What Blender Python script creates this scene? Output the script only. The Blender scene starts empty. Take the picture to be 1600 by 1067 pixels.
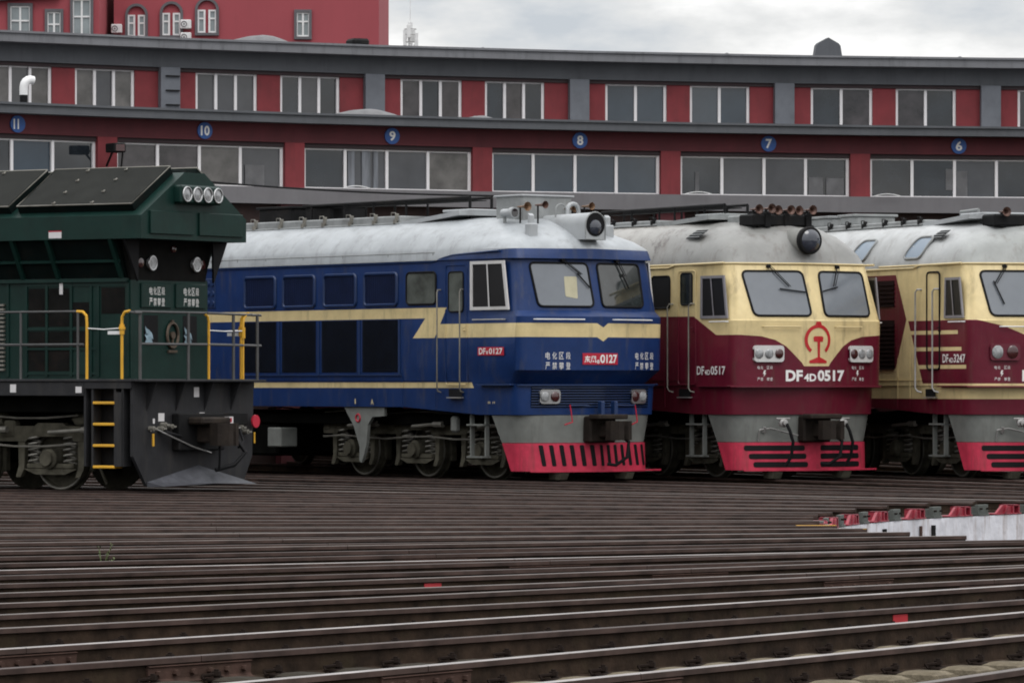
import bpy, bmesh, math, random
from mathutils import Vector, Matrix
random.seed(7)
S = bpy.context.scene
COL = S.collection
R = math.radians
# ---------------------------------------------------------------- camera, world, sun, exposure
F_PX, EYE = 7300.0, 1.73
cam_d = bpy.data.cameras.new('camera'); cam = bpy.data.objects.new('camera', cam_d); COL.objects.link(cam)
cam.location = (0, 0, EYE); cam.rotation_euler = (R(90), 0, 0)
cam_d.sensor_width = 36; cam_d.lens = F_PX / 1600 * 36; cam_d.shift_y = 66.5 / 1600
cam_d.clip_start = 0.5; cam_d.clip_end = 3000
S.camera = cam
SUN_EL, SUN_AZ = 52, 150          # azimuth counted from +Y towards +X
W = bpy.data.worlds.new('World'); S.world = W; W.use_nodes = True
nt = W.node_tree; nt.nodes.clear()
def N(t, typ, **kw):
    n = t.nodes.new(typ)
    for k, v in kw.items(): setattr(n, k, v)
    return n
out = N(nt, 'ShaderNodeOutputWorld'); bg = N(nt, 'ShaderNodeBackground'); bg.inputs['Strength'].default_value = 0.12
sky = N(nt, 'ShaderNodeTexSky', sky_type='NISHITA'); sky.sun_disc = False
sky.sun_elevation = R(SUN_EL); sky.sun_rotation = R(SUN_AZ)
tc = N(nt, 'ShaderNodeTexCoord'); sep = N(nt, 'ShaderNodeSeparateXYZ'); nt.links.new(tc.outputs['Generated'], sep.inputs[0])
mp = N(nt, 'ShaderNodeMapping'); mp.inputs['Scale'].default_value = (1, 1, 2.6); mp.inputs['Location'].default_value = (0.13, 0, 0.05); nt.links.new(tc.outputs['Generated'], mp.inputs[0])
cl = N(nt, 'ShaderNodeTexNoise'); cl.inputs['Scale'].default_value = 17; cl.inputs['Detail'].default_value = 7; cl.inputs['Roughness'].default_value = .55; nt.links.new(mp.outputs[0], cl.inputs['Vector'])
rp = N(nt, 'ShaderNodeValToRGB'); nt.links.new(cl.outputs['Fac'], rp.inputs[0])
rp.color_ramp.elements[0].position = .36; rp.color_ramp.elements[0].color = (4.9, 5.2, 5.6, 1)
rp.color_ramp.elements[1].position = .62; rp.color_ramp.elements[1].color = (9.2, 9.1, 9.0, 1)
e = rp.color_ramp.elements.new(.5); e.color = (6.9, 6.9, 6.9, 1)
up = N(nt, 'ShaderNodeMapRange'); up.inputs['From Min'].default_value = .12; up.inputs['From Max'].default_value = .9
up.inputs['To Min'].default_value = 1.0; up.inputs['To Max'].default_value = 2.6; nt.links.new(sep.outputs['Z'], up.inputs['Value'])
mul = N(nt, 'ShaderNodeVectorMath', operation='SCALE'); nt.links.new(rp.outputs[0], mul.inputs[0]); nt.links.new(up.outputs[0], mul.inputs['Scale'])
mx = N(nt, 'ShaderNodeMix', data_type='RGBA'); mx.inputs[0].default_value = .93
nt.links.new(sky.outputs[0], mx.inputs[6]); nt.links.new(mul.outputs[0], mx.inputs[7])
nt.links.new(mx.outputs[2], bg.inputs[0]); nt.links.new(bg.outputs[0], out.inputs[0])
sd = bpy.data.lights.new('sun', 'SUN'); so = bpy.data.objects.new('sun', sd); COL.objects.link(so)
sd.energy = 0.7; sd.angle = R(25); sd.color = (1, .97, .93)
az, el = R(SUN_AZ), R(SUN_EL)
so.rotation_euler = Vector((math.sin(az) * math.cos(el), math.cos(az) * math.cos(el), math.sin(el))).to_track_quat('Z', 'Y').to_euler()
S.view_settings.view_transform = 'Standard'; S.view_settings.look = 'None'; S.view_settings.gamma = 1
S.view_settings.exposure = 0.0
S.cycles.filter_width = 1.9; S.render.engine = 'CYCLES'; S.cycles.max_bounces = 5

# ---------------------------------------------------------------- site geometry
CX, CY = 20.3, 59.4               # centre of the turntable
RP = 16.3                         # pit radius
STEP = 5.235                      # angle between neighbouring tracks, degrees
def radial(deg, r, off=0, z=0):   # point at radius r on the radial line deg (counted from +Y towards -X)
    t = R(deg); return Vector((CX - r * math.sin(t) + off * math.cos(t), CY + r * math.cos(t) + off * math.sin(t), z))

# ---------------------------------------------------------------- node expressions and materials
class X_:
    def __init__(s, t, so): s.t, s.s = t, so
def _m(op, a, b=None, c=None):
    t = next(v.t for v in (a, b, c) if isinstance(v, X_)); n = t.nodes.new('ShaderNodeMath'); n.operation = op
    for i, v in enumerate((a, b, c)):
        if v is None: continue
        if isinstance(v, X_): t.links.new(v.s, n.inputs[i])
        else: n.inputs[i].default_value = v
    return X_(t, n.outputs[0])
X_.__add__ = lambda a, b: _m('ADD', a, b); X_.__radd__ = lambda a, b: _m('ADD', a, b)
X_.__sub__ = lambda a, b: _m('SUBTRACT', a, b); X_.__rsub__ = lambda a, b: _m('SUBTRACT', b, a)
X_.__mul__ = lambda a, b: _m('MULTIPLY', a, b); X_.__rmul__ = lambda a, b: _m('MULTIPLY', a, b)
X_.__gt__ = lambda a, b: _m('GREATER_THAN', a, b); X_.__lt__ = lambda a, b: _m('LESS_THAN', a, b)
def mn(a, b): return _m('MINIMUM', a, b)
def mxx(a, b): return _m('MAXIMUM', a, b)
def ab(a): return _m('ABSOLUTE', a)
def band(a, lo, hi): return (a > lo) * (a < hi)
def pw(x, pts):
    r = None
    for (x0, y0), (x1, y1) in zip(pts, pts[1:]):
        if y0 == y1: continue
        t = mn(mxx(x - x0, 0.0), x1 - x0) * ((y1 - y0) / (x1 - x0))
        r = t if r is None else r + t
    return r + pts[0][1]
def mixc(t, fac, a, b):
    n = N(t, 'ShaderNodeMix', data_type='RGBA')
    t.links.new(fac.s if isinstance(fac, X_) else fac, n.inputs[0])
    for i, v in ((6, a), (7, b)):
        if isinstance(v, tuple): n.inputs[i].default_value = (*v, 1)
        else: t.links.new(v, n.inputs[i])
    return n.outputs[2]
MATS = {}
def mat(name, col, rough=.6, metal=0., var=.12, vs=3., dirt=0., dirtcol=(.06, .05, .045), bump=0., bs=30, streak=False, scale=(1, 1, 1), fn=None, coat=0., spec=.5):
    """procedural material: base colour (or a mask function over object coordinates) with mottling, grime and fine bump"""
    if name in MATS: return MATS[name]
    m = bpy.data.materials.new(name); m.use_nodes = True; t = m.node_tree; b = t.nodes['Principled BSDF']
    b.inputs['Roughness'].default_value = rough; b.inputs['Metallic'].default_value = metal
    b.inputs['Coat Weight'].default_value = coat; b.inputs['Specular IOR Level'].default_value = spec
    tc = N(t, 'ShaderNodeTexCoord'); oc = tc.outputs['Object']
    if fn:
        sp = N(t, 'ShaderNodeSeparateXYZ'); t.links.new(oc, sp.inputs[0])
        c = fn(t, *(X_(t, sp.outputs[i]) for i in range(3)))
    else: c = col
    mpn = N(t, 'ShaderNodeMapping'); mpn.inputs['Scale'].default_value = scale; t.links.new(oc, mpn.inputs[0])
    nz = N(t, 'ShaderNodeTexNoise'); nz.inputs['Scale'].default_value = vs; nz.inputs['Detail'].default_value = 6; nz.inputs['Roughness'].default_value = .6
    t.links.new(mpn.outputs[0], nz.inputs['Vector'])
    mr = N(t, 'ShaderNodeMapRange'); mr.inputs[1].default_value = .3; mr.inputs[2].default_value = .7; mr.inputs[3].default_value = 1 - var; mr.inputs[4].default_value = 1 + var
    t.links.new(nz.outputs['Fac'], mr.inputs[0])
    vm = N(t, 'ShaderNodeVectorMath', operation='SCALE'); t.links.new(mr.outputs[0], vm.inputs['Scale'])
    if isinstance(c, tuple): vm.inputs[0].default_value = c
    else: t.links.new(c, vm.inputs[0])
    res = vm.outputs[0]
    if dirt:
        m2 = N(t, 'ShaderNodeMapping'); m2.inputs['Scale'].default_value = (2.2, 2.2, .35) if streak else (1, 1, 1); t.links.new(oc, m2.inputs[0])
        n2 = N(t, 'ShaderNodeTexNoise'); n2.inputs['Scale'].default_value = 2.3; n2.inputs['Detail'].default_value = 9; n2.inputs['Roughness'].default_value = .7
        t.links.new(m2.outputs[0], n2.inputs['Vector'])
        r2 = N(t, 'ShaderNodeMapRange'); r2.inputs[1].default_value = .52; r2.inputs[2].default_value = .75; r2.inputs[3].default_value = 0; r2.inputs[4].default_value = dirt
        t.links.new(n2.outputs['Fac'], r2.inputs[0])
        res = mixc(t, r2.outputs[0], res, dirtcol)
    t.links.new(res, b.inputs['Base Color'])
    if bump:
        n3 = N(t, 'ShaderNodeTexNoise'); n3.inputs['Scale'].default_value = bs; n3.inputs['Detail'].default_value = 4; t.links.new(oc, n3.inputs['Vector'])
        bp = N(t, 'ShaderNodeBump'); bp.inputs['Strength'].default_value = bump; bp.inputs['Distance'].default_value = .02
        t.links.new(n3.outputs['Fac'], bp.inputs['Height']); t.links.new(bp.outputs[0], b.inputs['Normal'])
    MATS[name] = m; return m
def glass(name, col, rough=.12, spec=.6, var=.25, vs=1.2, fn=None):
    return mat(name, col, rough, 0, var, vs, spec=spec, fn=fn)

# ---------------------------------------------------------------- mesh builder
class MB:
    def __init__(s): s.v = []; s.f = []; s.m = []; s.cur = 0
    def add(s, vs, fs):
        o = len(s.v); s.v += [tuple(v) for v in vs]; s.f += [tuple(i + o for i in f) for f in fs]; s.m += [s.cur] * len(fs); return s
    def box(s, x0, x1, y0, y1, z0, z1, ch=0.0):
        if ch > 0:
            c = min(ch, abs(x1 - x0) / 2.01, abs(y1 - y0) / 2.01, abs(z1 - z0) / 2.01)
            def ring(z, i): return [(x0 + i, y0 + c, z), (x0 + c, y0 + i, z), (x1 - c, y0 + i, z), (x1 - i, y0 + c, z), (x1 - i, y1 - c, z), (x1 - c, y1 - i, z), (x0 + c, y1 - i, z), (x0 + i, y1 - c, z)]
            r = [[(x, y, z0) for x, y, z in ring(z0, c)], ring(z0 + c, 0), ring(z1 - c, 0), ring(z1, c)]
            r[0] = ring(z0, c)
            return s.loft(r, closed=True, cap=True)
        v = [(x, y, z) for z in (z0, z1) for x, y in ((x0, y0), (x1, y0), (x1, y1), (x0, y1))]
        return s.add(v, [(3, 2, 1, 0), (4, 5, 6, 7), (0, 1, 5, 4), (1, 2, 6, 5), (2, 3, 7, 6), (3, 0, 4, 7)])
    def loft(s, rings, closed=False, cap=False):
        n = len(rings[0]); vs = [p for r in rings for p in r]; fs = []
        for i in range(len(rings) - 1):
            for j in range(n if closed else n - 1):
                k = (j + 1) % n; fs.append((i * n + j, i * n + k, (i + 1) * n + k, (i + 1) * n + j))
        if cap: fs.append(tuple(range(n))[::-1]); fs.append(tuple(range((len(rings) - 1) * n, len(rings) * n)))
        return s.add(vs, fs)
    def cyl(s, p0, p1, r0, r1=None, n=14, cap=True):
        p0, p1 = Vector(p0), Vector(p1); r1 = r0 if r1 is None else r1
        d = (p1 - p0).normalized(); a = d.orthogonal().normalized(); b = d.cross(a)
        rg = lambda p, r: [p + (a * math.cos(2 * math.pi * i / n) + b * math.sin(2 * math.pi * i / n)) * r for i in range(n)]
        return s.loft([rg(p0, r0), rg(p1, r1)], True, cap)
    def revolve(s, p0, axis, prof, n=20):
        p0 = Vector(p0); d = Vector(axis).normalized(); a = d.orthogonal().normalized(); b = d.cross(a)
        return s.loft([[p0 + d * h + (a * math.cos(2 * math.pi * i / n) + b * math.sin(2 * math.pi * i / n)) * max(r, 1e-4) for i in range(n)] for h, r in prof], True, True)
    def tube(s, pts, r, n=8, closed=False):
        pts = [Vector(p) for p in pts]; rings = []; m = len(pts)
        ref = None
        for i, p in enumerate(pts):
            a = pts[(i - 1) % m] if (i or closed) else p; b = pts[(i + 1) % m] if (i < m - 1 or closed) else p
            d = (b - a).normalized()
            if ref is None: ref = d.orthogonal().normalized()
            u = (ref - d * ref.dot(d)).normalized(); ref = u; w = d.cross(u)
            rings.append([p + (u * math.cos(2 * math.pi * k / n) + w * math.sin(2 * math.pi * k / n)) * r for k in range(n)])
        if closed: rings.append(rings[0]); return s.loft(rings, True)
        return s.loft(rings, True, True)
    def prism(s, poly, f0, f1):
        """poly: 2D points, f0/f1: functions mapping a 2D point to 3D for the two faces"""
        n = len(poly); v = [f0(*p) for p in poly] + [f1(*p) for p in poly]
        return s.add(v, [tuple(range(n))[::-1], tuple(range(n, 2 * n))] + [(i, (i + 1) % n, n + (i + 1) % n, n + i) for i in range(n)])
    def build(s, name, mats, parent=None, smooth=True, ang=35):
        me = bpy.data.meshes.new(name); me.from_pydata(s.v, [], s.f)
        for m in (mats if isinstance(mats, (list, tuple)) else [mats]): me.materials.append(m)
        me.polygons.foreach_set('material_index', s.m); me.validate(); me.update()
        bm = bmesh.new(); bm.from_mesh(me); bmesh.ops.recalc_face_normals(bm, faces=bm.faces); bm.to_mesh(me); bm.free()
        if smooth:
            me.polygons.foreach_set('use_smooth', [True] * len(me.polygons)); me.set_sharp_from_angle(angle=R(ang))
        o = bpy.data.objects.new(name, me); COL.objects.link(o)
        if parent: o.parent = parent
        return o
def tag(o, label=None, cat=None, group=None, kind=None):
    for k, v in (('label', label), ('category', cat), ('group', group), ('kind', kind)):
        if v: o[k] = v
    return o
def empty(name, loc, rz, label, cat, group=None):
    o = bpy.data.objects.new(name, None); COL.objects.link(o); o.location = loc; o.rotation_euler = (0, 0, rz); o.empty_display_size = .3
    return tag(o, label, cat, group)
def copy_tree(o, parent=None):
    c = o.copy(); COL.objects.link(c)
    if parent: c.parent = parent
    for ch in list(o.children): copy_tree(ch, c)
    return c
def bisected(me, step):
    bm = bmesh.new(); bm.from_mesh(me); xs = [v.co.x for v in bm.verts]
    k = math.floor(min(xs) / step) + 1
    while k * step < max(xs):
        bmesh.ops.bisect_plane(bm, geom=bm.verts[:] + bm.edges[:] + bm.faces[:], plane_co=(k * step, 0, 0), plane_no=(1, 0, 0)); k += 1
    bm.to_mesh(me); bm.free()
def flat_on(polys, fn, m, name, parent, step=.05):
    """flat painted shapes laid on a curved surface: 2D polygons cut into narrow strips, then mapped"""
    me = bpy.data.meshes.new(name); vs = []; fs = []
    for p in polys: fs.append(tuple(range(len(vs), len(vs) + len(p)))); vs += [(a, b, 0) for a, b in p]
    me.from_pydata(vs, [], fs); bisected(me, step)
    for v in me.vertices: v.co = fn(v.co.x, v.co.y)
    me.materials.append(m); o = bpy.data.objects.new(name, me); COL.objects.link(o); o.parent = parent; return o
def text_mesh(txt, fn, mt, name, parent, w, h, bold=0.0):
    """lettering fitted to a w x h box; fn maps (u, v) in the box to 3D"""
    cu = bpy.data.curves.new(name, 'FONT'); cu.body = txt; cu.size = 1; cu.offset = bold; cu.resolution_u = 3
    o = bpy.data.objects.new(name, cu); COL.objects.link(o)
    me = bpy.data.meshes.new_from_object(o.evaluated_get(bpy.context.evaluated_depsgraph_get())); bpy.data.objects.remove(o)
    xs = [v.co.x for v in me.vertices]; ys = [v.co.y for v in me.vertices]
    if not xs: return None
    x0, x1, y0, y1 = min(xs), max(xs), min(ys), max(ys)
    for v in me.vertices: v.co = ((v.co.x - x0) / (x1 - x0) * w, (v.co.y - y0) / (y1 - y0) * h, 0)
    bisected(me, .04)
    for v in me.vertices: v.co = fn(v.co.x, v.co.y)
    me.materials.clear(); me.materials.append(mt)
    o = bpy.data.objects.new(name, me); COL.objects.link(o)
    if parent: o.parent = parent
    return o

# ---------------------------------------------------------------- materials
M_BALLAST = mat('ballast_grime', (.020, .017, .014), .95, spec=.1, var=.5, vs=9, dirt=.6, dirtcol=(.05, .042, .03), bump=.8, bs=60)
M_RAILTOP = mat('rail_head_steel', (.30, .275, .265), .42, .6, var=.35, vs=1.5, dirt=.5, dirtcol=(.16, .11, .09))
M_RAILDULL = mat('rail_head_dull', (.062, .047, .042), .55, .15, spec=.2, var=.4, vs=1.5, dirt=.6, dirtcol=(.05, .038, .034))
M_RAILMID = mat('rail_head_worn', (.105, .085, .075), .5, .3, var=.4, vs=1.5, dirt=.5, dirtcol=(.07, .055, .05))
M_RAILSIDE = mat('rail_rust_brown', (.033, .021, .014), .85, var=.6, vs=5, dirt=.7, dirtcol=(.048, .038, .020), bump=.3, spec=.15)
M_RAILHEAD = mat('rail_head_side', (.058, .037, .031), .65, var=.5, vs=2.5, dirt=.6, dirtcol=(.020, .015, .011), spec=.2)
M_PLATE = mat('plate_rust', (.065, .038, .030), .85, spec=.15, var=.35, vs=5, dirt=.5, dirtcol=(.04, .03, .02), bump=.3)
M_PLATELT = mat('plate_worn', (.11, .085, .068), .85, spec=.15, var=.4, vs=5, dirt=.6, dirtcol=(.04, .03, .02), bump=.3)
M_SLEEPER = mat('sleeper_concrete', (.155, .13, .092), .9, spec=.1, var=.4, vs=8, dirt=.95, dirtcol=(.035, .028, .02), bump=.8)
M_SLEEPERDK = mat('sleeper_concrete_oiled', (.035, .030, .023), .9, spec=.1, var=.3, vs=6, dirt=.8, dirtcol=(.03, .026, .02), bump=.5)
M_CLIP = mat('clip_iron', (.016, .011, .009), .9, spec=.1, var=.3, bump=.3)
M_REDPAINT = mat('red_marker_paint', (.48, .02, .03), .6, var=.2, dirt=.3)
M_BRACKET = mat('red_bracket_paint', (.22, .010, .024), .5, var=.4, vs=9, dirt=.85, dirtcol=(.05, .02, .02))
M_ENDBLOCK = mat('grey_green_block', (.07, .078, .07), .7, var=.2, dirt=.5)
M_PITWALL = mat('pit_whitewash', (.60, .60, .64), .85, var=.18, vs=3, dirt=.9, dirtcol=(.25, .17, .13), streak=True, bump=.6, bs=9)
M_CONC = mat('dark_concrete', (.05, .045, .04), .9, spec=.15, var=.3, bump=.5)
M_YELLOW = mat('yellow_paint', (.62, .33, .02), .5, var=.15, dirt=.25)
M_BLACK = mat('black_rubber', (.007, .007, .008), .6, spec=.15)
M_BLACKSTEEL = mat('black_steel', (.009, .009, .0095), .7, spec=.15, var=.3, dirt=.5, dirtcol=(.04, .032, .026))
M_UNDER = mat('underframe_dust', (.082, .076, .058), .85, spec=.08, var=.4, vs=4, dirt=.75, dirtcol=(.018, .015, .011), bump=.3)
M_UNDERSHADE = mat('underframe_shade', (.005, .005, .0045), .95, spec=.05, var=.4)  # near-black colour stands in for the shadow beneath the locomotives
M_WHITE = mat('white_paint', (.72, .72, .72), .45, var=.08, dirt=.25)
M_LETTER = mat('lettering_white', (.78, .76, .74), .5, var=.05)
M_STEEL = mat('bare_steel', (.40, .39, .38), .4, .6, var=.2, dirt=.4)
M_CHROME = mat('lamp_reflector', (.50, .50, .50), .3, .8, var=.1)
M_LENS = mat('lamp_lens', (.26, .265, .27), .08, 0, var=.5, vs=12, coat=.6)
M_LENSDARK = mat('dark_lens', (.02, .018, .022), .06, 0, var=.3, coat=1.0)
M_REDLENS = mat('dark_red_lens', (.05, .012, .012), .12, coat=.8)
M_BRASS = mat('brass_horn', (.20, .12, .07), .45, .4, var=.4, vs=14, dirt=.5, dirtcol=(.1, .04, .03))
M_BRASSDK = mat('sooty_brass_horn', (.12, .065, .05), .5, .3, var=.5, vs=14, dirt=.8, dirtcol=(.03, .02, .018))
M_PAPER = mat('faded_paper', (.42, .39, .27), .8, var=.15)
M_CPL = mat('coupler_rust', (.022, .017, .014), .7, var=.4, dirt=.6, dirtcol=(.06, .045, .032), bump=.4, spec=.15)
M_INNER = mat('dark_cab_interior', (.012, .012, .013), .4, spec=.3)

# ---------------------------------------------------------------- ground and pit
def build_ground():
    mb = MB(); n = 120; Z0 = -.235
    rads = [RP + .02, 22, 32, 45, 70, 130, 300, 900]
    mb.loft([[radial(360 * i / n, r, 0, Z0 + (0 if r < 60 else -.02)) for i in range(n)] for r in rads], True)
    tag(mb.build('ground', M_BALLAST), kind='structure')
    pit = empty('turntable_pit', radial(0, 0, 0, -1.75), 0, 'sunken round turntable pit with whitewashed rust stained wall', 'pit')
    inv = lambda v: Vector(v) - pit.location
    mb = MB(); mb.loft([[inv(radial(360 * i / n, RP, 0, z)) for i in range(n)] for z in (-1.75, -.205)], True)
    mb.build('pit_wall', M_PITWALL, pit)
    mb = MB(); mb.loft([[inv(radial(360 * i / n, r, 0, z)) for i in range(n)] for r, z in ((RP - .001, -.206), (RP + .45, -.206), (RP + .45, -.30))], True)
    mb.build('coping', M_CONC, pit)
    mb = MB(); mb.loft([[inv(radial(360 * i / n, r, 0, z)) for i in range(n)] for r, z in ((.5, -1.745), (RP - .01, -1.745))], True)
    mb.build('pit_floor', M_CONC, pit)
    mb = MB(); mb.tube([inv(radial(360 * i / n, RP - 1.0, 0, -1.66)) for i in range(n)], .06, 6, True)
    mb.build('ring_rail', M_RAILTOP, pit)
    # drain pipes running down the wall and cracks of the joints
    for i, dg in enumerate((61, 62.6, 67.9, 75.2)):
        mb = MB(); mb.cyl(inv(radial(dg, RP - .03, 0, -1.7)), inv(radial(dg, RP - .03, 0, -.3)), .022 if i % 2 else .035, n=8)
        mb.build('drain_pipe', M_PLATE if i % 2 else M_BLACKSTEEL, pit)
build_ground()

# ---------------------------------------------------------------- tracks
RAIL_PROF = [(-.0365, 0), (-.0365, -.034), (-.009, -.045), (-.008, -.145), (-.075, -.160), (-.075, -.176), (.075, -.176), (.075, -.160), (.008, -.145), (.009, -.045), (.0365, -.034), (.0365, 0), (.030, .004), (-.030, .004)]
GH = .7535
def rail_piece(mb, off, r0, r1):
    for nm, idx in ((1, range(0, 11)),):
        mb.cur = 1; P = RAIL_PROF
        a = [(x + off, r0, z) for x, z in P]; b = [(x + off, r1, z) for x, z in P]; n = len(P)
        mb.cur = 2; mb.add(a + b, [(i, (i + 1) % n, n + (i + 1) % n, n + i) for i in (0, 10)]); mb.cur = 1
        mb.add(a + b, [(i, (i + 1) % n, n + (i + 1) % n, n + i) for i in range(1, 10)] + [tuple(range(n))[::-1], tuple(range(n, 2 * n))])
        mb.cur = 0; mb.add(a + b, [(i, (i + 1) % n, n + (i + 1) % n, n + i) for i in range(11, n)])
clip_src = {}
def make_clip(side):
    mb = MB(); x = .055 * side
    mb.box(min(x, x + .09 * side), max(x, x + .09 * side), -.055, .055, -.168, -.140, .008)
    mb.cyl((x + .05 * side, 0, -.17), (x + .05 * side, 0, -.085), .016, n=8); mb.cyl((x + .05 * side, 0, -.125), (x + .05 * side, 0, -.098), .03, n=6)
    mb.tube([(x + .03 * side, -.09, -.15), (x - .01 * side, -.07, -.128), (x + .05 * side, -.03, -.118), (x + .05 * side, .03, -.118), (x - .01 * side, .07, -.128), (x + .03 * side, .09, -.15)], .013, 6)
    return mb
rr_ = random.Random(11)
def track_to(T, name, label, group, r1, full, tp=False, squares=()):
    tr = empty('railway_track', radial(T, 0, 0, 0), R(T), label, 'track', group)   # local +Y runs outward along the track
    tr.location.z = rr_.uniform(-.016, .010)
    for s in (-1, 1):
        mb = MB(); x = s * GH; cuts = [RP + .12, 24.05 + .02 * s, 36.9 + .03 * s, r1]
        cuts = [c for c in cuts if c < r1] + [r1]
        for a, b in zip(cuts, cuts[1:]): rail_piece(mb, x, a, b - .006)
        mb.build('rail', [rr_.choice((M_RAILTOP, M_RAILMID, M_RAILMID, M_RAILDULL)) if full else rr_.choice((M_RAILMID, M_RAILDULL, M_RAILDULL)), M_RAILSIDE, M_RAILHEAD], tr, smooth=False)
        for j, rr in enumerate((24.05 + .02 * s, 36.9 + .03 * s)):
            if rr > r1 - .5 or (j == 0 and not full): continue
            for q in (-1, 1):
                mb = MB(); xo = x + q * .008
                sec = [(0, -.038), (.036, -.050), (.022, -.060), (.020, -.130), (.030, -.140), (.055, -.152), (.005, -.146)]
                mb.prism(sec, lambda u, v: (xo + q * u, rr - .49, v), lambda u, v: (xo + q * u, rr + .49, v))
                for k in range(6):
                    yy = rr - .41 + k * .164; mb.cyl((xo + q * .02, yy, -.095), (xo + q * .055, yy, -.095), .021, n=6)
                mb.build('fishplate', M_PLATE, tr, smooth=False)
    for T0, sd_, rr in ((131.1, 1, 27.24), (141.57, -1, 28.76)):
        if abs(T - T0) < .3:
            mb = MB(); mb.box(sd_ * GH - .016, sd_ * GH - .009, rr - .10, rr + .10, -.112, -.046); mb.build('red_mark', M_REDPAINT, tr)
    if tp:
        mb = MB(); mb.box(-GH - .036, -GH + .036, RP + .13, RP + .62, .0045, .010); mb.build('yellow_mark', M_YELLOW, tr)
    return tr
ORD = ['first', 'second', 'third', 'fourth', 'fifth', 'sixth', 'seventh', 'eighth', 'ninth', 'tenth', 'eleventh', 'twelfth', 'thirteenth', 'fourteenth', 'fifteenth', 'sixteenth', 'seventeenth', 'eighteenth', 'nineteenth', 'twentieth']
TH = [26.4 + STEP * n for n in range(-4, 25)]
SPECIAL = {31.6: 30.0}
LOCO_TH = dict(green=57.6, blue=37.3, red=30.0, cream=22.3)
angles = []
for n in range(-4, 25):
    a = 26.4 + STEP * n
    if abs(a - 31.635) < .1: a = 30.0
    if abs(a - 36.87) < .1: a = 37.3
    if abs(a - 26.4) < .1: a = 26.2
    if abs(a - 21.165) < .1: a = 22.3
    if abs(a - 57.81) < .1: a = 57.6
    angles.append(a)
GT = 'tracks fanning out from the turntable'
sl_spots = []
near = [a for a in angles if a > 60]; near.sort(reverse=True)
for a in angles:
    if a > 60:
        lab = 'rusty two rail track, %s pair of rails counted up from the bottom right corner' % ORD[near.index(a)]
    else:
        lab = {22.3: 'track under the cream and maroon locomotive at the right edge', 30.0: 'track under the maroon locomotive numbered 0517', 37.3: 'track under the blue locomotive', 57.6: 'track under the dark green locomotive'}.get(a)
        if lab is None:
            k = sorted([b for b in angles if b < 60 and b not in (22.3, 30.0, 37.3, 57.6)]).index(a)
            lab = ['empty track beyond the far pit rim, farthest right', 'empty track beyond the far pit rim, second from right', 'empty track passing right of the cream locomotive', 'empty track between maroon and cream locomotives', 'empty track just in front of the blue locomotive', 'second empty track in front of the blue locomotive', 'empty track just behind the dark green locomotive', 'extra empty track near the green locomotive'][k]
    r1 = 66 if a < 66 else (58 if a < 120 else 52)
    tr = track_to(a, 'railway_track', lab, GT, r1, a > 120, tp=93 < a < 101)
    sl_spots.append((a, tr))
# sleepers: individual ones on the nearest tracks where the frame shows them, the rest as one mass
cs = make_clip(1).build('clip', M_CLIP); cs2 = make_clip(-1).build('clip', M_CLIP)
smb = MB(); smb.loft([[(-1.28, y0, z), (1.28, y0, z), (1.28, y1, z), (-1.28, y1, z)] for z, y0, y1 in ((-.40, -.15, .15), (-.20, -.135, .135), (-.180, -.11, .11))], True, True)
for s in (-1, 1): smb.box(s * GH - .2, s * GH + .2, -.105, .105, -.19, -.1775, .005)
for s in (-1, 1):
    for q0, q1 in ((s * (GH - .50), s * (GH - .20)), (s * (GH + .20), s * (GH + .46))):
        x0, x1 = sorted((q0, q1)); smb.loft([[(x0 - a, -.13 + b, z), (x1 + a, -.13 + b, z), (x1 + a, .13 - b, z), (x0 - a, .13 - b, z)] for z, a, b in ((-.22, .05, -.01), (-.150, .02, .01), (-.128, -.03, .045))], True, True)
src = smb.build('sleeper', M_SLEEPER); src2 = smb.build('sleeper', M_SLEEPERDK)
def in_view(p): return p.y > 20 and abs(p.x / p.y * F_PX) < 900 and 600 + F_PX * EYE / p.y < 1140
count = 0; used = False; rest = MB()
for a, tr in sorted(sl_spots, key=lambda q: -q[0]):
    for i in range(110):
        r = 17.0 + .6 * i
        if r > (52 if a > 66 else 50): break
        p = radial(a, r)
        if a > 114 and in_view(p) and count < 295:
            s_ = (src if a > 145 else src2).copy(); COL.objects.link(s_); s_.parent = tr; s_.location = (0, r, 0); count += 1
            for sx in (-1, 1):
                for q, c0 in ((1, cs), (-1, cs2)):
                    c = c0.copy(); COL.objects.link(c); c.parent = s_; c.location = (sx * GH, 0, 0)
        elif r > 19 and p.y > 15:
            t = R(a); ex = Vector((math.cos(t), math.sin(t), 0)); ey = Vector((-math.sin(t), math.cos(t), 0)); hw = .9 if r < 26 else 1.25
            dz = -.002 * (int(round(a / STEP)) % 5)
            q = [p + ex * (sx * hw) + ey * (sy * .12) for sx, sy in ((-1, -1), (1, -1), (1, 1), (-1, 1))]
            rest.loft([[v + Vector((0, 0, -.26)) for v in q], [v + Vector((0, 0, -.19 + dz)) for v in q]], True, True)
for o in (cs, cs2, src, src2): bpy.data.objects.remove(o)
tag(rest.build('sleepers', mat('sleeper_grimy', (.025, .021, .017), .9, spec=.1, var=.4, bump=.4), smooth=False), 'grimy sleepers sunk in dark ballast under the farther tracks', 'sleepers', kind='stuff')
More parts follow.
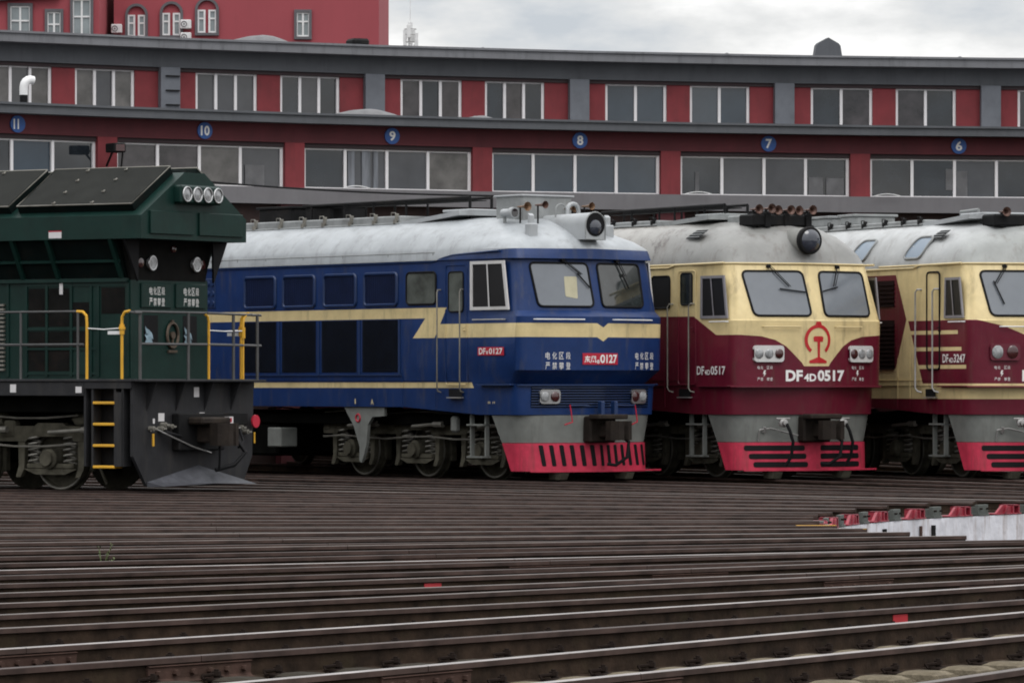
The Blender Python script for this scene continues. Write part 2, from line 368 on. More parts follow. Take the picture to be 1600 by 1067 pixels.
# filler plates between the converging rails of neighbouring tracks
for a, b in zip(angles, angles[1:]):
    tr = [t for q, t in sl_spots if q == b][0]; dd = R(b - a)
    mb = MB(); y0, y1 = 22.2, 23.75; cy = (y0 + y1) / 2; g = cy * math.tan(dd / 2) - GH - .06
    t = dd / 2
    def mp_(u, y, z):   # local frame of track b; the bisector lies towards +X
        x = y * math.tan(t) + u; return (x, y, z)
    hw = max(.05, g * .9)
    q = [mp_(-hw, y0, 0), mp_(hw, y0, 0), mp_(hw, y1, 0), mp_(-hw, y1, 0)]
    mb.loft([[(x, y, -.10) for x, y, z in q], [(x, y, -.035) for x, y, z in q]], True, True)
    mb.build('filler_plate', M_PLATELT, tr, smooth=False)
    for k_ in range(3 if b < 118 else 0):      # loose check rails and plates lying between the tracks
        ra = rr_.uniform(24.5, 40); L_ = rr_.uniform(.7, 2.4); g2 = ra * math.tan(t) - GH - .1; u_ = rr_.uniform(-.6, .6) * g2; w_ = rr_.uniform(.05, .14); mb = MB()
        q = [mp_(u_ - w_, ra, 0), mp_(u_ + w_, ra, 0), mp_(u_ + w_, ra + L_, 0), mp_(u_ - w_, ra + L_, 0)]
        mb.loft([[(x, y, -.22) for x, y, z in q], [(x, y, -.10 + .03 * k_) for x, y, z in q]], True, True); mb.build('check_bar', (M_PLATELT, M_PLATE, M_RAILDULL)[k_], tr, smooth=False)

def rim_things():
    k = 0
    ca = [a for a in angles if a < 100]
    for a, b in zip(ca, ca[1:]):
        m = (a + b) / 2
        o = empty('rail_end_block', radial(m, RP, 0, -.2), R(m), 'grey green steel rail end block on the pit rim, near a red bracket', 'rail end block', 'grey blocks round the pit rim')
        mb = MB(); mb.box(-.15, .15, -.02, .30, 0, .03, .004); mb.box(-.15, .15, .0, .06, .03, .16, .004); mb.box(-.12, .12, .06, .26, .03, .13, .004)
        mb.build('block', M_ENDBLOCK, o)
        mb = MB()
        for x in (-.1, .1): mb.cyl((x, -.04, .10), (x, .0, .10), .014, n=6)
        mb.build('bolt', M_CLIP, o)
    for i, a in enumerate(ca):
        o = empty('rim_bracket', radial(a, RP, 0, -.2), R(a), 'red steel bracket with square hole and slanted gusset on the pit rim', 'bracket', 'red brackets round the pit rim')
        mb = MB()
        mb.box(-.36, .36, -.02, .25, 0, .02, .004)
        mb.box(.11, .15, -.02, .22, .02, .145); mb.box(.27, .31, -.02, .22, .02, .145); mb.box(.11, .31, -.02, .22, .125, .145); mb.box(.14, .28, .10, .12, .02, .13)
        mb.prism([(-.34, .02), (-.05, .02), (-.05, .14), (-.16, .14)], lambda u, v: (u, -.01, v), lambda u, v: (u, .03, v))
        mb.box(-.05, .12, .0, .04, .02, .12)
        mb.prism([(-.14, .02), (-.10, .02), (-.04, .14), (-.08, .14)], lambda u, v: (u, -.04, v), lambda u, v: (u, .0, v))
        mb.build('bracket_plate', M_BRACKET, o)
rim_things()

# ---------------------------------------------------------------- roundhouse
M_RED = mat('red_render', (.18, .024, .030), .8, var=.2, vs=1.6, dirt=.5, dirtcol=(.09, .02, .022), streak=True)
M_REDBAND = mat('dark_red_band', (.085, .014, .019), .8, var=.16, vs=1.5, dirt=.4, dirtcol=(.045, .012, .014), streak=True)
M_GREYBEAM = mat('grey_beam', (.085, .09, .10), .8, var=.12, vs=1.4, dirt=.5, dirtcol=(.05, .052, .058), streak=True)
M_GREYPALE = mat('grey_fascia', (.16, .163, .175), .75, var=.12, vs=1.4, dirt=.75, dirtcol=(.07, .073, .08), streak=True)
M_GREYBAND = mat('grey_lintel', (.15, .145, .153), .8, var=.08, vs=1.5, dirt=.3, dirtcol=(.085, .08, .085), streak=True)
M_PILLAR = mat('grey_pillar', (.13, .14, .16), .8, var=.14, vs=2, dirt=.4, dirtcol=(.07, .073, .08))
M_ROOFSLAB = mat('roof_felt', (.10, .10, .105), .9, var=.2)
M_FRAME = mat('white_window_frame', (.72, .70, .71), .5, var=.06)
M_DOOR = mat('brown_door', (.035, .016, .014), .7, var=.3)
M_HEADSHADE = mat('window_head_shade', (.03, .018, .02), .8)  # recess shadow above the windows, painted as a dark strip
GL = [glass('pane_blue_grey', (.028, .042, .058), .03, .8, var=.2), glass('pane_grey', (.05, .052, .058), .05, .7, var=.25), glass('pane_smoky', (.035, .030, .032), .05, .7, var=.7, vs=2.2), glass('pane_dark', (.016, .020, .025), .03, .8, var=.5), glass('pane_dusty', (.11, .105, .10), .25, .5, var=.5, vs=1.6)]
rh = empty('roundhouse', radial(26, 52, 0, 0), 0, 'long curved red and grey engine shed with white framed windows', 'roundhouse')
def facet(th, r):               # local frame of a wall facet: u along wall, d outward from the pit (into the shed), z up
    t = R(th); b = radial(th, r) - rh.location; ex = Vector((math.cos(t), math.sin(t), 0)); ey = Vector((-math.sin(t), math.cos(t), 0))
    return lambda u, d, z: b + ex * u + ey * d + Vector((0, 0, z))
def fbox(mb, f, u0, u1, d0, d1, z0, z1):
    return mb.loft([[f(u0, d0, z), f(u1, d0, z), f(u1, d1, z), f(u0, d1, z)] for z in (z0, z1)], True, True)
LOW = [26.4 + 5.17 * n for n in range(-6, 6)]; UPP = [24.0 + 5.25 * (n + .5) for n in range(-6, 6)]
RL, RU = 51.9, 58.0
# long members that follow the curve: built as lofted arcs with corners at the bay joints
def arc(mb, centers, half, rr, sec):
    """sec: list of (d, z) section points; corners placed where facets meet"""
    js = [centers[0] - half] + [c + half for c in centers]
    rings = []
    for j in js:
        rings.append([radial(j, (rr + d) / math.cos(R(half)), 0, z) - rh.location for d, z in sec])
    mb.loft(rings, False); n = len(sec)
    mb.loft([[r[-1], r[0]] for r in rings], False)
    mb.add(rings[0] + rings[-1], [tuple(range(n)), tuple(range(n, 2 * n))])
HL, HU = 5.17 / 2, 5.25 / 2
def arc_part(name, centers, half, rr, sec, m):
    mb = MB(); arc(mb, centers, half, rr, sec); return mb.build(name, m, rh, smooth=False)
box_sec = lambda d0, d1, z0, z1: [(d0, z0), (d0, z1), (d1, z1), (d1, z0)]
arc_part('door_lintel', LOW, HL, RL, box_sec(-.10, .35, 5.76, 6.13), M_GREYBAND)
arc_part('red_band', LOW, HL, RL, box_sec(0, .30, 7.14, 7.56), M_REDBAND)
arc_part('recess_shade_strip', LOW, HL, RL, box_sec(.06, .30, 7.04, 7.139), M_HEADSHADE)
arc_part('fascia', LOW, HL, RL, [(-.42, 7.56), (-.42, 7.74), (-.47, 7.74), (-.47, 7.79), (.4, 7.80), (.4, 7.56)], M_GREYBEAM)
arc_part('annex_roof', LOW, HL, RL, [(.4, 7.60), (.4, 7.79), (6.2, 7.97), (6.2, 7.7)], M_ROOFSLAB)
arc_part('upper_beam', UPP, HU, RU, box_sec(0, .4, 9.18, 9.60), M_GREYBEAM)
arc_part('recess_shade_strip', UPP, HU, RU, box_sec(.06, .38, 9.09, 9.179), M_HEADSHADE)
arc_part('roof_fascia', UPP, HU, RU, [(-.45, 9.60), (-.45, 9.80), (-.50, 9.80), (-.50, 9.85), (.4, 9.86), (.4, 9.60)], M_GREYPALE)
arc_part('roof', UPP, HU, RU, [(.4, 9.62), (.4, 9.85), (9, 10.0), (18, 9.5), (18, 9.3)], M_ROOFSLAB)
arc_part('back_wall', UPP, HU, RU, box_sec(17.2, 17.5, -.2, 9.4), M_REDBAND)
arc_part('floor_slab', UPP, HU, RU, box_sec(-6.2, 17.2, -.23, -.18), M_CONC)
rnd = random.Random(3)
def window(f, u0, u1, z0, z1, muls, d, gidx, paper=()):
    mb = MB(); w = .035
    for u in muls: fbox(mb, f, u - w, u + w, d - .05, d + .03, z0, z1)
    ends = [(muls[i] + w, muls[i + 1] - w) for i in range(len(muls) - 1)]
    for a, b in ends:
        fbox(mb, f, a, b, d - .03, d + .02, z1 - .035, z1); fbox(mb, f, a, b, d - .03, d + .02, z0, z0 + .03)
    wo = mb.build('window', M_FRAME, rh, smooth=False)
    for i, (a, b) in enumerate(ends):
        g = MB(); tl = rnd.uniform(-.012, .012); tz = rnd.uniform(-.01, .01)
        g.loft([[f(a, d + tl, z0 + .03), f(b, d - tl, z0 + .03)], [f(a, d + tl + tz, z1 - .035), f(b, d - tl + tz, z1 - .035)]])
        g.build('pane', GL[gidx[i]], wo, smooth=False)
        for k_, pa, pb, pz0, pz1, pm in paper:
            if k_ == i: g = MB(); w_ = b - a; fbox(g, f, a + w_ * pa, a + w_ * pb, d - .022, d - .014, z0 + (z1 - z0) * pz0, z0 + (z1 - z0) * pz1); g.build('notice', pm, wo, smooth=False)
    return wo
M_BOARD = mat('dusty_board', (.11, .11, .115), .6, var=.3); M_CURT = mat('pale_curtain', (.16, .17, .19), .7, var=.5, vs=9, scale=(1, 1, .1))
PAPERS = {7: ((3, .05, .42, .04, .5, M_BOARD), (3, .50, .95, .04, .48, M_BOARD), (0, .35, .45, .04, .6, M_BOARD)), 6: ((1, .82, .99, .2, .75, M_BOARD), (2, .02, .3, .02, .7, M_BOARD)), 9: ((1, .05, .22, .03, .95, M_CURT), (1, .40, .62, .03, .95, M_CURT), (1, .7, .82, .03, .95, M_CURT)), 10: ((3, .1, .6, .02, .55, M_BOARD),)}
low_glass = {9: (3, 1, 1, 4), 8: (0, 0, 0, 0), 7: (3, 1, 1, 3), 6: (3, 3, 1, 3), 10: (2, 2, 4, 1), 11: (0, 3, 0, 3)}
for i, th in enumerate(LOW):
    f = facet(th, RL); k = i + 3
    g_ = facet(th - 5.17, RL); cn = lambda d, z: radial(th - HL, (RL + d) / math.cos(R(HL)), 0, z) - rh.location
    for nm, e_, z0, z1, dd, m_ in (('pier', 2.10, 6.13, 7.139, .34, M_RED), ('door_pier', 2.0, -.2, 5.759, .5, M_REDBAND)):
        mb = MB(); mb.loft([[f(e_, 0, z), cn(0, z), g_(-e_, 0, z), g_(-e_, dd, z), cn(dd, z), f(e_, dd, z)] for z in (z0, z1)], True, True); mb.build(nm, m_, rh, smooth=False)
    window(f, -2.1, 2.05, 6.131, 7.035, [-2.065, -1.05, -.01, 1.02, 2.065], .16, low_glass.get(k, (1, 3, 0, 1)), PAPERS.get(k, ()))
    # door opening below the lintel
    if k in (4, 5, 10) or k > 11 or k < 6:
        for s in (-1, 1):
            mb = MB(); a, b = sorted((s * .02, s * 1.99)); fbox(mb, f, a, b, .25, .31, -.15, 5.755)
            for z in (.9, 2.4, 3.9): fbox(mb, f, a + .08, b - .08, .22, .249, z - .1, z + .1)
            mb.build('door', M_DOOR, rh, smooth=False)
    else:
        mb = MB(); fbox(mb, f, -1.99, 1.99, .3, .36, 4.9, 5.755); mb.build('transom', M_DOOR, rh, smooth=False)
three = {9, 10, 11, 12}
for i, th in enumerate(UPP):
    f = facet(th, RU); k = i + 3    # bay between pillar k and k+1 (k=9 is the pillar at 24 degrees)
    mb = MB()
    for a, b in ((-2.42, -1.95), (-.36, .235), (1.80, 2.42)): fbox(mb, f, a, b, .10, .34, 7.8, 9.089)
    fbox(mb, f, -1.95, -.36, .10, .34, 7.8, 7.98); fbox(mb, f, .235, 1.80, .10, .34, 7.8, 7.98)
    mb.build('wall_panel', M_RED, rh, smooth=False)
    nm = 3 if k >= 8 else 2
    if k < 7: g1, g2 = (3, 2, 3), (2, 3, 2)
    elif k == 7: g1, g2 = (0, 0, 0), (0, 0, 0)
    elif k == 8: g1, g2 = (2, 3, 2), (3, 2, 3)
    else: g1, g2 = (1, 1, 1), (3, 1, 3)
    if k == 10: g1 = g2 = (4, 1, 4)
    for u0, u1, g in ((-1.95, -.36, g1), (.235, 1.80, g2)):
        ml = [u0 + .035 + (u1 - u0 - .07) * j / nm for j in range(nm + 1)]
        window(f, u0, u1, 7.981, 9.088, ml, .2, g)
pil = MB()
for n in range(-5, 6):
    th = 24.0 + 5.25 * n; f = facet(th, RU / math.cos(R(HU)) - .02); mb = MB(); fbox(mb, f, -.25, .25, -.05, .3, 7.8, 9.179)
    o = mb.build('pillar', M_PILLAR, rh, smooth=False)
    if n == 1:
        mb = MB()
        for z in (8.28, 8.62, 8.96): fbox(mb, f, -.13, .22, -.10, -.051, z, z + .03)
        mb.build('step_iron', M_BLACKSTEEL, o, smooth=False)
# numbered discs
M_SIGN = mat('sign_blue', (.015, .075, .27), .5, var=.05)
for k in range(5, 13):
    th = 26.4 + 5.17 * (k - 9); p = radial(th, RL)
    o = empty('number_sign', radial(th, RL - .012, .055, 7.345), R(th), 'round blue sign reading %d on the dark red band' % k, 'sign', 'numbered discs above the bays')
    mb = MB(); mb.cyl((0, .012, 0), (0, -.025, 0), .185, n=28); mb.build('disc', M_SIGN, o)
    w = .155 if k < 10 else .22
    text_mesh(str(k), lambda u, v: (u - w / 2, -.030, v - .11), M_LETTER, 'numeral', o, w * (.6 if k == 11 else 1) if k == 11 else w, .22, .03)
# bits on the roofs
def rthing(name, label, cat, th, r, z, mbf, m, u=0):
    o = empty(name, radial(th, r, u, z), R(th), label, cat); 
    mb = MB(); mbf(mb); mb.build('hood' if 'vent' in name else 'body', m, o); return o
def hood(mb):
    sec = [(-.36, 0), (-.31, .30), (-.26, .36), (0, .50), (.26, .36), (.31, .30), (.36, 0)]
    mb.prism(sec, lambda u, v: (u, -.1, v), lambda u, v: (u, .12, v)); mb.box(-.38, .38, -.12, .14, -.3, .02)
rthing('roof_ventilator', 'big grey gabled ventilator hood on the upper roof edge above sign 7', 'ventilator', 24 - 2.235 * 5.25, RU + .5, 9.86, hood, M_GREYBEAM)
for i, (px, lab) in enumerate(((766, 'tiny grey cone cap on the roof edge above bays 9 and 8'), (1145, 'tiny grey cone cap on the roof edge left of the ventilator hood'), (1505, 'tiny pale cone cap on the roof edge right of the ventilator hood'))):
    th = 24 - (px - 584) / 320 * 5.25
    def cone(mb): mb.revolve((0, 0, -.1), (0, 0, 1), [(0, .1), (.08, .17), (.1, .17), (.19, .02)], 12)
    rthing('cone_cap', lab, 'roof cap', th, RU + .6, 9.86, cone, M_GREYPALE)
def lump(L, H, D):
    def g(mb):
        rr = random.Random(int(L * 100)); rings = []
        for i in range(13):
            x = -L / 2 + L * i / 12; e_ = max(0, 1 - abs(2 * i / 12 - 1.0) ** 2.2) ; hh = H * e_ * (.45 + .55 * i / 12) + .01 + rr.uniform(-.006, .006)
            rings.append([(x, -D, 0), (x, -D * .7, hh * .7), (x, -D * .2, hh), (x, D * .5, hh * .8), (x, D, 0)])
        mb.loft(rings)
    return g
M_TARP = mat('grey_tarp', (.15, .15, .155), .85, var=.2, bump=.5, bs=8)
rthing('tarpaulin', 'crumpled grey tarpaulin heap on the lower roof above sign 9', 'tarpaulin', 26.4 + .7, RL + .1, 7.79, lump(1.6, .19, .4), M_TARP)
rthing('tarpaulin', 'long grey tarpaulin heap on the upper roof before the red house', 'tarpaulin', 24 + 2.95, RU + .2, 9.85, lump(1.5, .23, .4), M_TARP)
rthing('rubble_heap', 'small grey rubble heap on the lower roof between bays 9 and 8', 'rubble', 26.4 - 2.5, RL + .1, 7.79, lump(.7, .09, .2), M_TARP)
def boxcap(mb): mb.box(-.20, .20, -.2, .3, 0, .14, .04)
rthing('box_vent', 'dark rounded box on the roof edge by the corner of the red house', 'roof cap', 24 + .35, RU + .2, 9.86, lambda mb: mb.box(-.22, .22, -.2, .3, 0, .17, .05), M_BLACKSTEEL)
def pipe():
    th = 26.4 + 5.17 * 1.83; o = empty('vent_pipe', radial(th, RL + 1.0, 0, 7.8), R(th), 'white bent vent pipe with black base standing on the lower roof', 'vent pipe')
    mb = MB(); pts = [(0, 0, .25), (0, 0, .42)] + [(.17 - .17 * math.cos(a), 0, .42 + .17 * math.sin(a)) for a in (.4, .8, 1.2, 1.57)] + [(.24, 0, .58)]
    mb.tube(pts, .095, 12); mb.build('elbow', M_WHITE, o)
    mb = MB(); mb.cyl((0, 0, 0), (0, 0, .25), .085); mb.build('base', M_BLACK, o)
pipe()
def flood():
    th = 26.4 + 5.17 * 1.5; o = empty('bracket_lamp', radial(th, RL, 0, 6.85), R(th), 'dark boxy lamp on a bent arm fixed to the red pier left of sign 10', 'lamp')
    mb = MB(); mb.box(-.28, .02, -.75, -.35, -.08, .12, .02); mb.build('housing', M_BLACKSTEEL, o)
    mb = MB(); mb.box(-.24, -.02, -.758, -.751, -.05, .09); mb.build('lens', M_REDLENS, o)
    mb = MB(); mb.tube([(.0, -.4, 0), (.25, -.2, .02), (.30, -.02, -.45), (.34, -.02, -.75)], .02); mb.tube([(-.1, -.36, -.05), (-.05, 0, -.35)], .025); mb.build('arm', M_BLACKSTEEL, o)
flood()
# thin cable sagging in front of the lintel
o = MB(); pts = []
for i in range(25):
    q = i / 24; a = radial(35.2, 50.6); b = radial(23.2, 50.6); p = a.lerp(b, q); p.z = 6.30 - .32 * q - .12 * math.sin(math.pi * q); pts.append(p)
o.tube(pts, .022, 5); tag(o.build('cable', M_BLACK), 'thin black cable sagging across the grey lintel above the blue locomotive', 'cable')
for i, (px, lab) in enumerate(((555, 'short white pipe bow lying on the lintel under bay 9 windows'), (1090, 'short white pipe bow on the lintel right of the blue locomotive'), (1383, 'short white pipe bow on the lintel above the gap behind the maroon locomotive'))):
    th = 26.4 - (px - 612) / 293.5 * 5.17; mb = MB(); q = radial(th, RL - .2, 0, 6.13)
    t = R(th); ex = Vector((math.cos(t), math.sin(t), 0))
    mb.tube([q + ex * ((j - 5) * .07) + Vector((0, 0, .06 - .0024 * (j - 5) ** 2)) for j in range(11)], .012, 6)
    tag(mb.build('pipe_bow', M_WHITE), lab, 'pipe')

# ---------------------------------------------------------------- red house and mast far behind
M_HOUSE = mat('house_red_render', (.32, .062, .076), .85, var=.07, vs=.25, dirt=.2, dirtcol=(.18, .04, .05), streak=True)
M_HOUSEDARK = mat('house_grey_trim', (.11, .105, .115), .8, var=.1)
HZ = 175.0; SC = F_PX / HZ
def hx(px): return (px - 800) / SC
def hz(py): return EYE + (600 - py) / SC
house = empty('red_house', (hx(300), HZ, 0), 0, 'tall plain red house with arched windows behind the shed roof', 'house')
HX0 = hx(300)
mb = MB(); mb.box(hx(178) - HX0, hx(592) - HX0, 0, 14, 0, hz(-60)); mb.build('wall', M_HOUSE, house, smooth=False)
mb = MB(); mb.box(hx(-150) - HX0, hx(166) - HX0, -3.0, 12, 0, hz(-60)); mb.build('wing', M_HOUSE, house, smooth=False)
mb = MB(); mb.prism([(hx(-150) - HX0, hz(23)), (hx(108) - HX0, hz(6)), (hx(108) - HX0, hz(2)), (hx(-150) - HX0, hz(17))], lambda u, v: (u, -3.3, v), lambda u, v: (u, -3.001, v)); mb.build('trim', M_HOUSEDARK, house, smooth=False)
MP = glass('house_pane', (.22, .25, .26), .15, .5)
def hwin(x0, x1, y0, y1, d, cols, arch=False, gap=0):
    a, b, z0, z1 = hx(x0) - HX0, hx(x1) - HX0, hz(y1), hz(y0)
    mb = MB(); t = .10
    mb.box(a - t, a, d - .12, d + .0, z0 - t, z1 + (0 if arch else t)); mb.box(b, b + t, d - .12, d + .0, z0 - t, z1 + (0 if arch else t)); mb.box(a, b, d - .12, d, z0 - t, z0)
    if arch:
        c, r = (a + b) / 2, (b - a) / 2
        o_ = [(c + math.cos(q) * (r + t), z1 + math.sin(q) * (r + t)) for q in [math.pi * i / 12 for i in range(13)]]
        i_ = [(c + math.cos(q) * r, z1 + math.sin(q) * r) for q in [math.pi * i / 12 for i in range(13)]]
        for j in range(12): mb.prism([o_[j], o_[j + 1], i_[j + 1], i_[j]], lambda u, v: (u, d - .12, v), lambda u, v: (u, d, v))
    else: mb.box(a, b, d - .12, d, z1, z1 + t)
    w = mb.build('window', M_HOUSEDARK, house, smooth=False)
    segs = [(a, b)] if not gap else [(a + .02, a + (b - a) * .37), (b - (b - a) * .37, b - .02)]
    for sa, sb in segs:
        fr = MB(); n = cols
        for j in range(n + 1):
            u = sa + (sb - sa) * j / n; fr.box(u - .035, u + .035, d - .07, d - .03, z0, z1)
        for v in (z0 + .03, z0 + (z1 - z0) * .62, z1 - .03): fr.box(sa + .04, sb - .04, d - .068, d - .032, v - .03, v + .03)
        fr.build('frame', M_WHITE, w, smooth=False)
        g = MB(); g.box(sa, sb, d - .025, d - .005, z0, z1); g.build('pane', MP, w, smooth=False)
hwin(30, 60, 20, 80, -3, 2); hwin(87, 107, 29, 80, -3, 2); hwin(126, 153, 10, 80, -3, 2); hwin(-30, 0, 33, 80, -3, 2)
hwin(200, 227, 24, 58, 0, 1, True, 1); hwin(254, 282, 21, 56, 0, 1, True, 1); hwin(309, 338, 16, 52, 0, 1, True, 1)
hwin(464, 483, 20, 58, 0, 2)
for px, py, dd_, lab in ((183, 46, 0, 'white air conditioner box on the red house left of the arched windows'), (291, 39, 0, 'white air conditioner box beside the middle arched window, upper one'), (291, 59, 0, 'white air conditioner box beside the middle arched window, lower one'), (56, -4, -3, 'white air conditioner box at the top edge of the photo, left one'), (79, -4, -3, 'white air conditioner box at the top edge of the photo, right one')):
    o = empty('air_conditioner', (hx(px), HZ + dd_ - .02, hz(py + 7)), 0, lab, 'air conditioner', 'air conditioners on the red house')
    mb = MB(); mb.box(-.2, .2, -.3, 0, 0, .33, .02); mb.build('case', M_WHITE, o)
    mb = MB(); mb.tube([(-.06 + .10 * math.cos(q * .6283), -.31, .165 + .10 * math.sin(q * .6283)) for q in range(10)], .016, 5, True); mb.cyl((-.06, -.305, .165), (-.06, -.325, .165), .03); mb.build('fan_grille', M_HOUSEDARK, o)
def mast():
    Z = 320.0; sc = F_PX / Z; o = empty('antenna_mast', ((641 - 800) / sc, Z, 0), 0, 'white telecom mast with antenna panels and a thin rod above the roof', 'mast')
    H = lambda py: EYE + (600 - py) / sc
    mb = MB(); mb.cyl((0, 0, 0), (0, 0, H(36)), .2, .16, 8); mb.cyl((0, 0, H(36)), (0, 0, H(-4)), .035, .02, 6); mb.build('pole', M_WHITE, o)
    mb = MB()
    for x, a, b, y in ((-.35, 48, 72, -.2), (.42, 52, 76, -.2), (-.1, 40, 60, -.35), (.2, 45, 66, .3), (-.38, 74, 90, 0), (.35, 70, 88, .1)): mb.box(x - .13, x + .13, y - .1, y + .1, H(b), H(a), .01)
    mb.build('antenna_panel', M_WHITE, o)
    mb = MB()
    for z in (46, 55, 66, 76): mb.tube([(.42 * math.cos(q), .42 * math.sin(q), H(z)) for q in [i * .785 for i in range(8)]], .025, 5, True)
    mb.build('ring', M_STEEL, o)
mast()

# ---------------------------------------------------------------- locomotives
# local frame of a locomotive: +X forward (nose tip at X=0), +Y to its left, Z up from the rail head
CREAM = (.63, .505, .265)
def paint_blue(t, x, y, z):
    lim = -2.5 - (3.12 - z) * .68
    up_ = band(z, 2.93, 3.12) * (x < lim)
    zig = band(z, 2.57, 2.931) * (x < lim) * (x > (-3.17 - (2.92 - z) * 1.08))
    nt_ = mxx(0.0, 1.0 - ab(y) * 8.0) * .075 * (x > -1.0)
    low = (z > (2.57 - nt_)) * (z < (2.82 - nt_)) * (x > -2.8)
    st = band(z, 1.66, 1.76) * (x < (-1.72 - (z - 1.66) * .6))
    roof = z > pw(x, [(-2.95, 3.95), (-2.36, 4.06), (-.6, 4.155), (0, 4.17)])
    c = mixc(t, mn(up_ + zig + low + st, 1.0), (.008, .029, .112), CREAM)
    return mixc(t, roof, c, (.335, .355, .37))
MAROON = (.112, .008, .021)
def dip(y): return pw(ab(y), [(.27, 2.06), (.31, 2.12), (.46, 2.27), (.62, 2.42), (.83, 2.535), (1.1, 2.60), (1.5, 2.625)])
def paint_red(t, x, y, z):
    th = pw(x, [(-2.7, 2.975), (-1.61, 2.965), (-.87, 2.625), (-.8, 2.62)]) + dip(y) - 2.625
    c = mixc(t, z > th, MAROON, CREAM)
    oc = N(t, 'ShaderNodeTexCoord').outputs['Object']; m = N(t, 'ShaderNodeMapping'); m.inputs['Scale'].default_value = (1.3, 1.3, .8); t.links.new(oc, m.inputs[0])
    nz = N(t, 'ShaderNodeTexNoise'); nz.inputs['Scale'].default_value = 2.1; nz.inputs['Detail'].default_value = 8; nz.inputs['Roughness'].default_value = .72; t.links.new(m.outputs[0], nz.inputs['Vector'])
    st = pw(X_(t, nz.outputs['Fac']), [(.56, 0.0), (.64, .75)]) * (1.0 - mn(mxx((x + 2.2) * 1.2, 0.0), .7))
    rc = mixc(t, st, mixc(t, mn(mxx((x + 4.0) * .5, 0.0), 1.0), (.31, .30, .28), (.225, .225, .215)), (.085, .07, .065))
    return mixc(t, z > 3.915, c, rc)
def paint_cream(t, x, y, z):
    f = pw(ab(y), [(.2, 2.2), (.3, 2.35), (.57, 2.61), (.99, 2.78), (1.5, 2.895)])
    side = band(z, 1.74, 2.9) * (x > (-2.13 - (z - 1.75) * .49)) * (z < f)
    bars = (band(z, 2.64, 2.71) * (x < -.74) + band(z, 2.335, 2.405) * (x < -.61) + band(z, 2.01, 2.08) * (x < -.45)) * (x > -2.75)
    low = band(z, 1.0, 1.46)
    dia = band(z, 2.02, 3.76) * (x > -6.4) * (x < mn(-3.19 + (3.76 - z) * .51, -2.76 - (2.92 - z) * .50))
    m = mn(side * (1.0 - mn(bars, 1.0)) + low + dia, 1.0)
    c = mixc(t, m, CREAM, MAROON)
    roof = z > pw(x, [(-2.3, 3.87), (-1.95, 3.92), (0, 3.925)])
    rc = mixc(t, mn(mxx((x + 1.5) * 1.2, 0.0), 1.0), (.40, .41, .41), (.27, .28, .27))
    return mixc(t, roof, c, rc)
PB = mat('locomotive_blue_livery', None, .36, spec=.3, var=.14, vs=2.2, dirt=.5, dirtcol=(.085, .08, .075), streak=True, fn=paint_blue, bump=.55, bs=2.2)
PR = mat('locomotive_maroon_livery', None, .36, spec=.3, var=.14, vs=2.2, dirt=.6, dirtcol=(.09, .06, .045), streak=True, fn=paint_red, bump=.55, bs=2.2)
PC = mat('locomotive_cream_livery', None, .36, spec=.3, var=.14, vs=2.2, dirt=.5, dirtcol=(.11, .08, .06), streak=True, fn=paint_cream, bump=.55, bs=2.2)
M_BLUE = mat('blue_paint', (.009, .028, .094), .35, var=.12, dirt=.2)
M_BLUEPANEL = mat('blue_louvre', (.005, .011, .040), .55, spec=.15, var=.2)
M_NAVY = mat('navy_grille', (.003, .005, .011), .7, spec=.1, var=.35)
M_MAROON = mat('maroon_paint', MAROON, .4, var=.12, dirt=.2)
M_MAROONDK = mat('maroon_louvre', (.014, .005, .005), .7, spec=.1, var=.3)
M_CREAM = mat('cream_paint', CREAM, .4, var=.06, dirt=.2)
M_GREYAPRON = mat('grey_apron', (.165, .172, .160), .6, var=.2, dirt=.75, dirtcol=(.08, .075, .065), streak=True)
M_PILOT = mat('pilot_red', (.47, .032, .068), .55, spec=.25, var=.2, vs=5, dirt=.85, dirtcol=(.14, .04, .04), streak=True)
M_ROOFGREY = mat('roof_kit_grey', (.24, .25, .25), .6, var=.2, dirt=.5)
M_ROOFWHITE = mat('roof_kit_white', (.35, .365, .375), .55, var=.1, dirt=.35)
M_WINFRAME = mat('cab_window_frame', (.58, .57, .56), .45, var=.08, dirt=.3)
M_WINGREY = mat('cab_window_frame_grey', (.22, .21, .225), .5, var=.1, dirt=.3)
M_SKYREFL = glass('windscreen_painted_sky', (.15, .165, .185), .10, .7, var=.12)  # sky reflection put into the grey base colour of the glass
M_GLASSDK = glass('windscreen_dark', (.02, .024, .024), .06, .8, var=.6, vs=4)
M_SKYWIN = glass('roof_window', (.20, .26, .33), .15, .6, var=.1)
M_PLATERED = mat('number_plate_red', (.42, .008, .03), .45, var=.08)
M_EMBLEM = mat('emblem_red', (.45, .01, .015), .45, var=.05)
M_OCHRE = mat('ochre_lettering', (.60, .50, .28), .5)

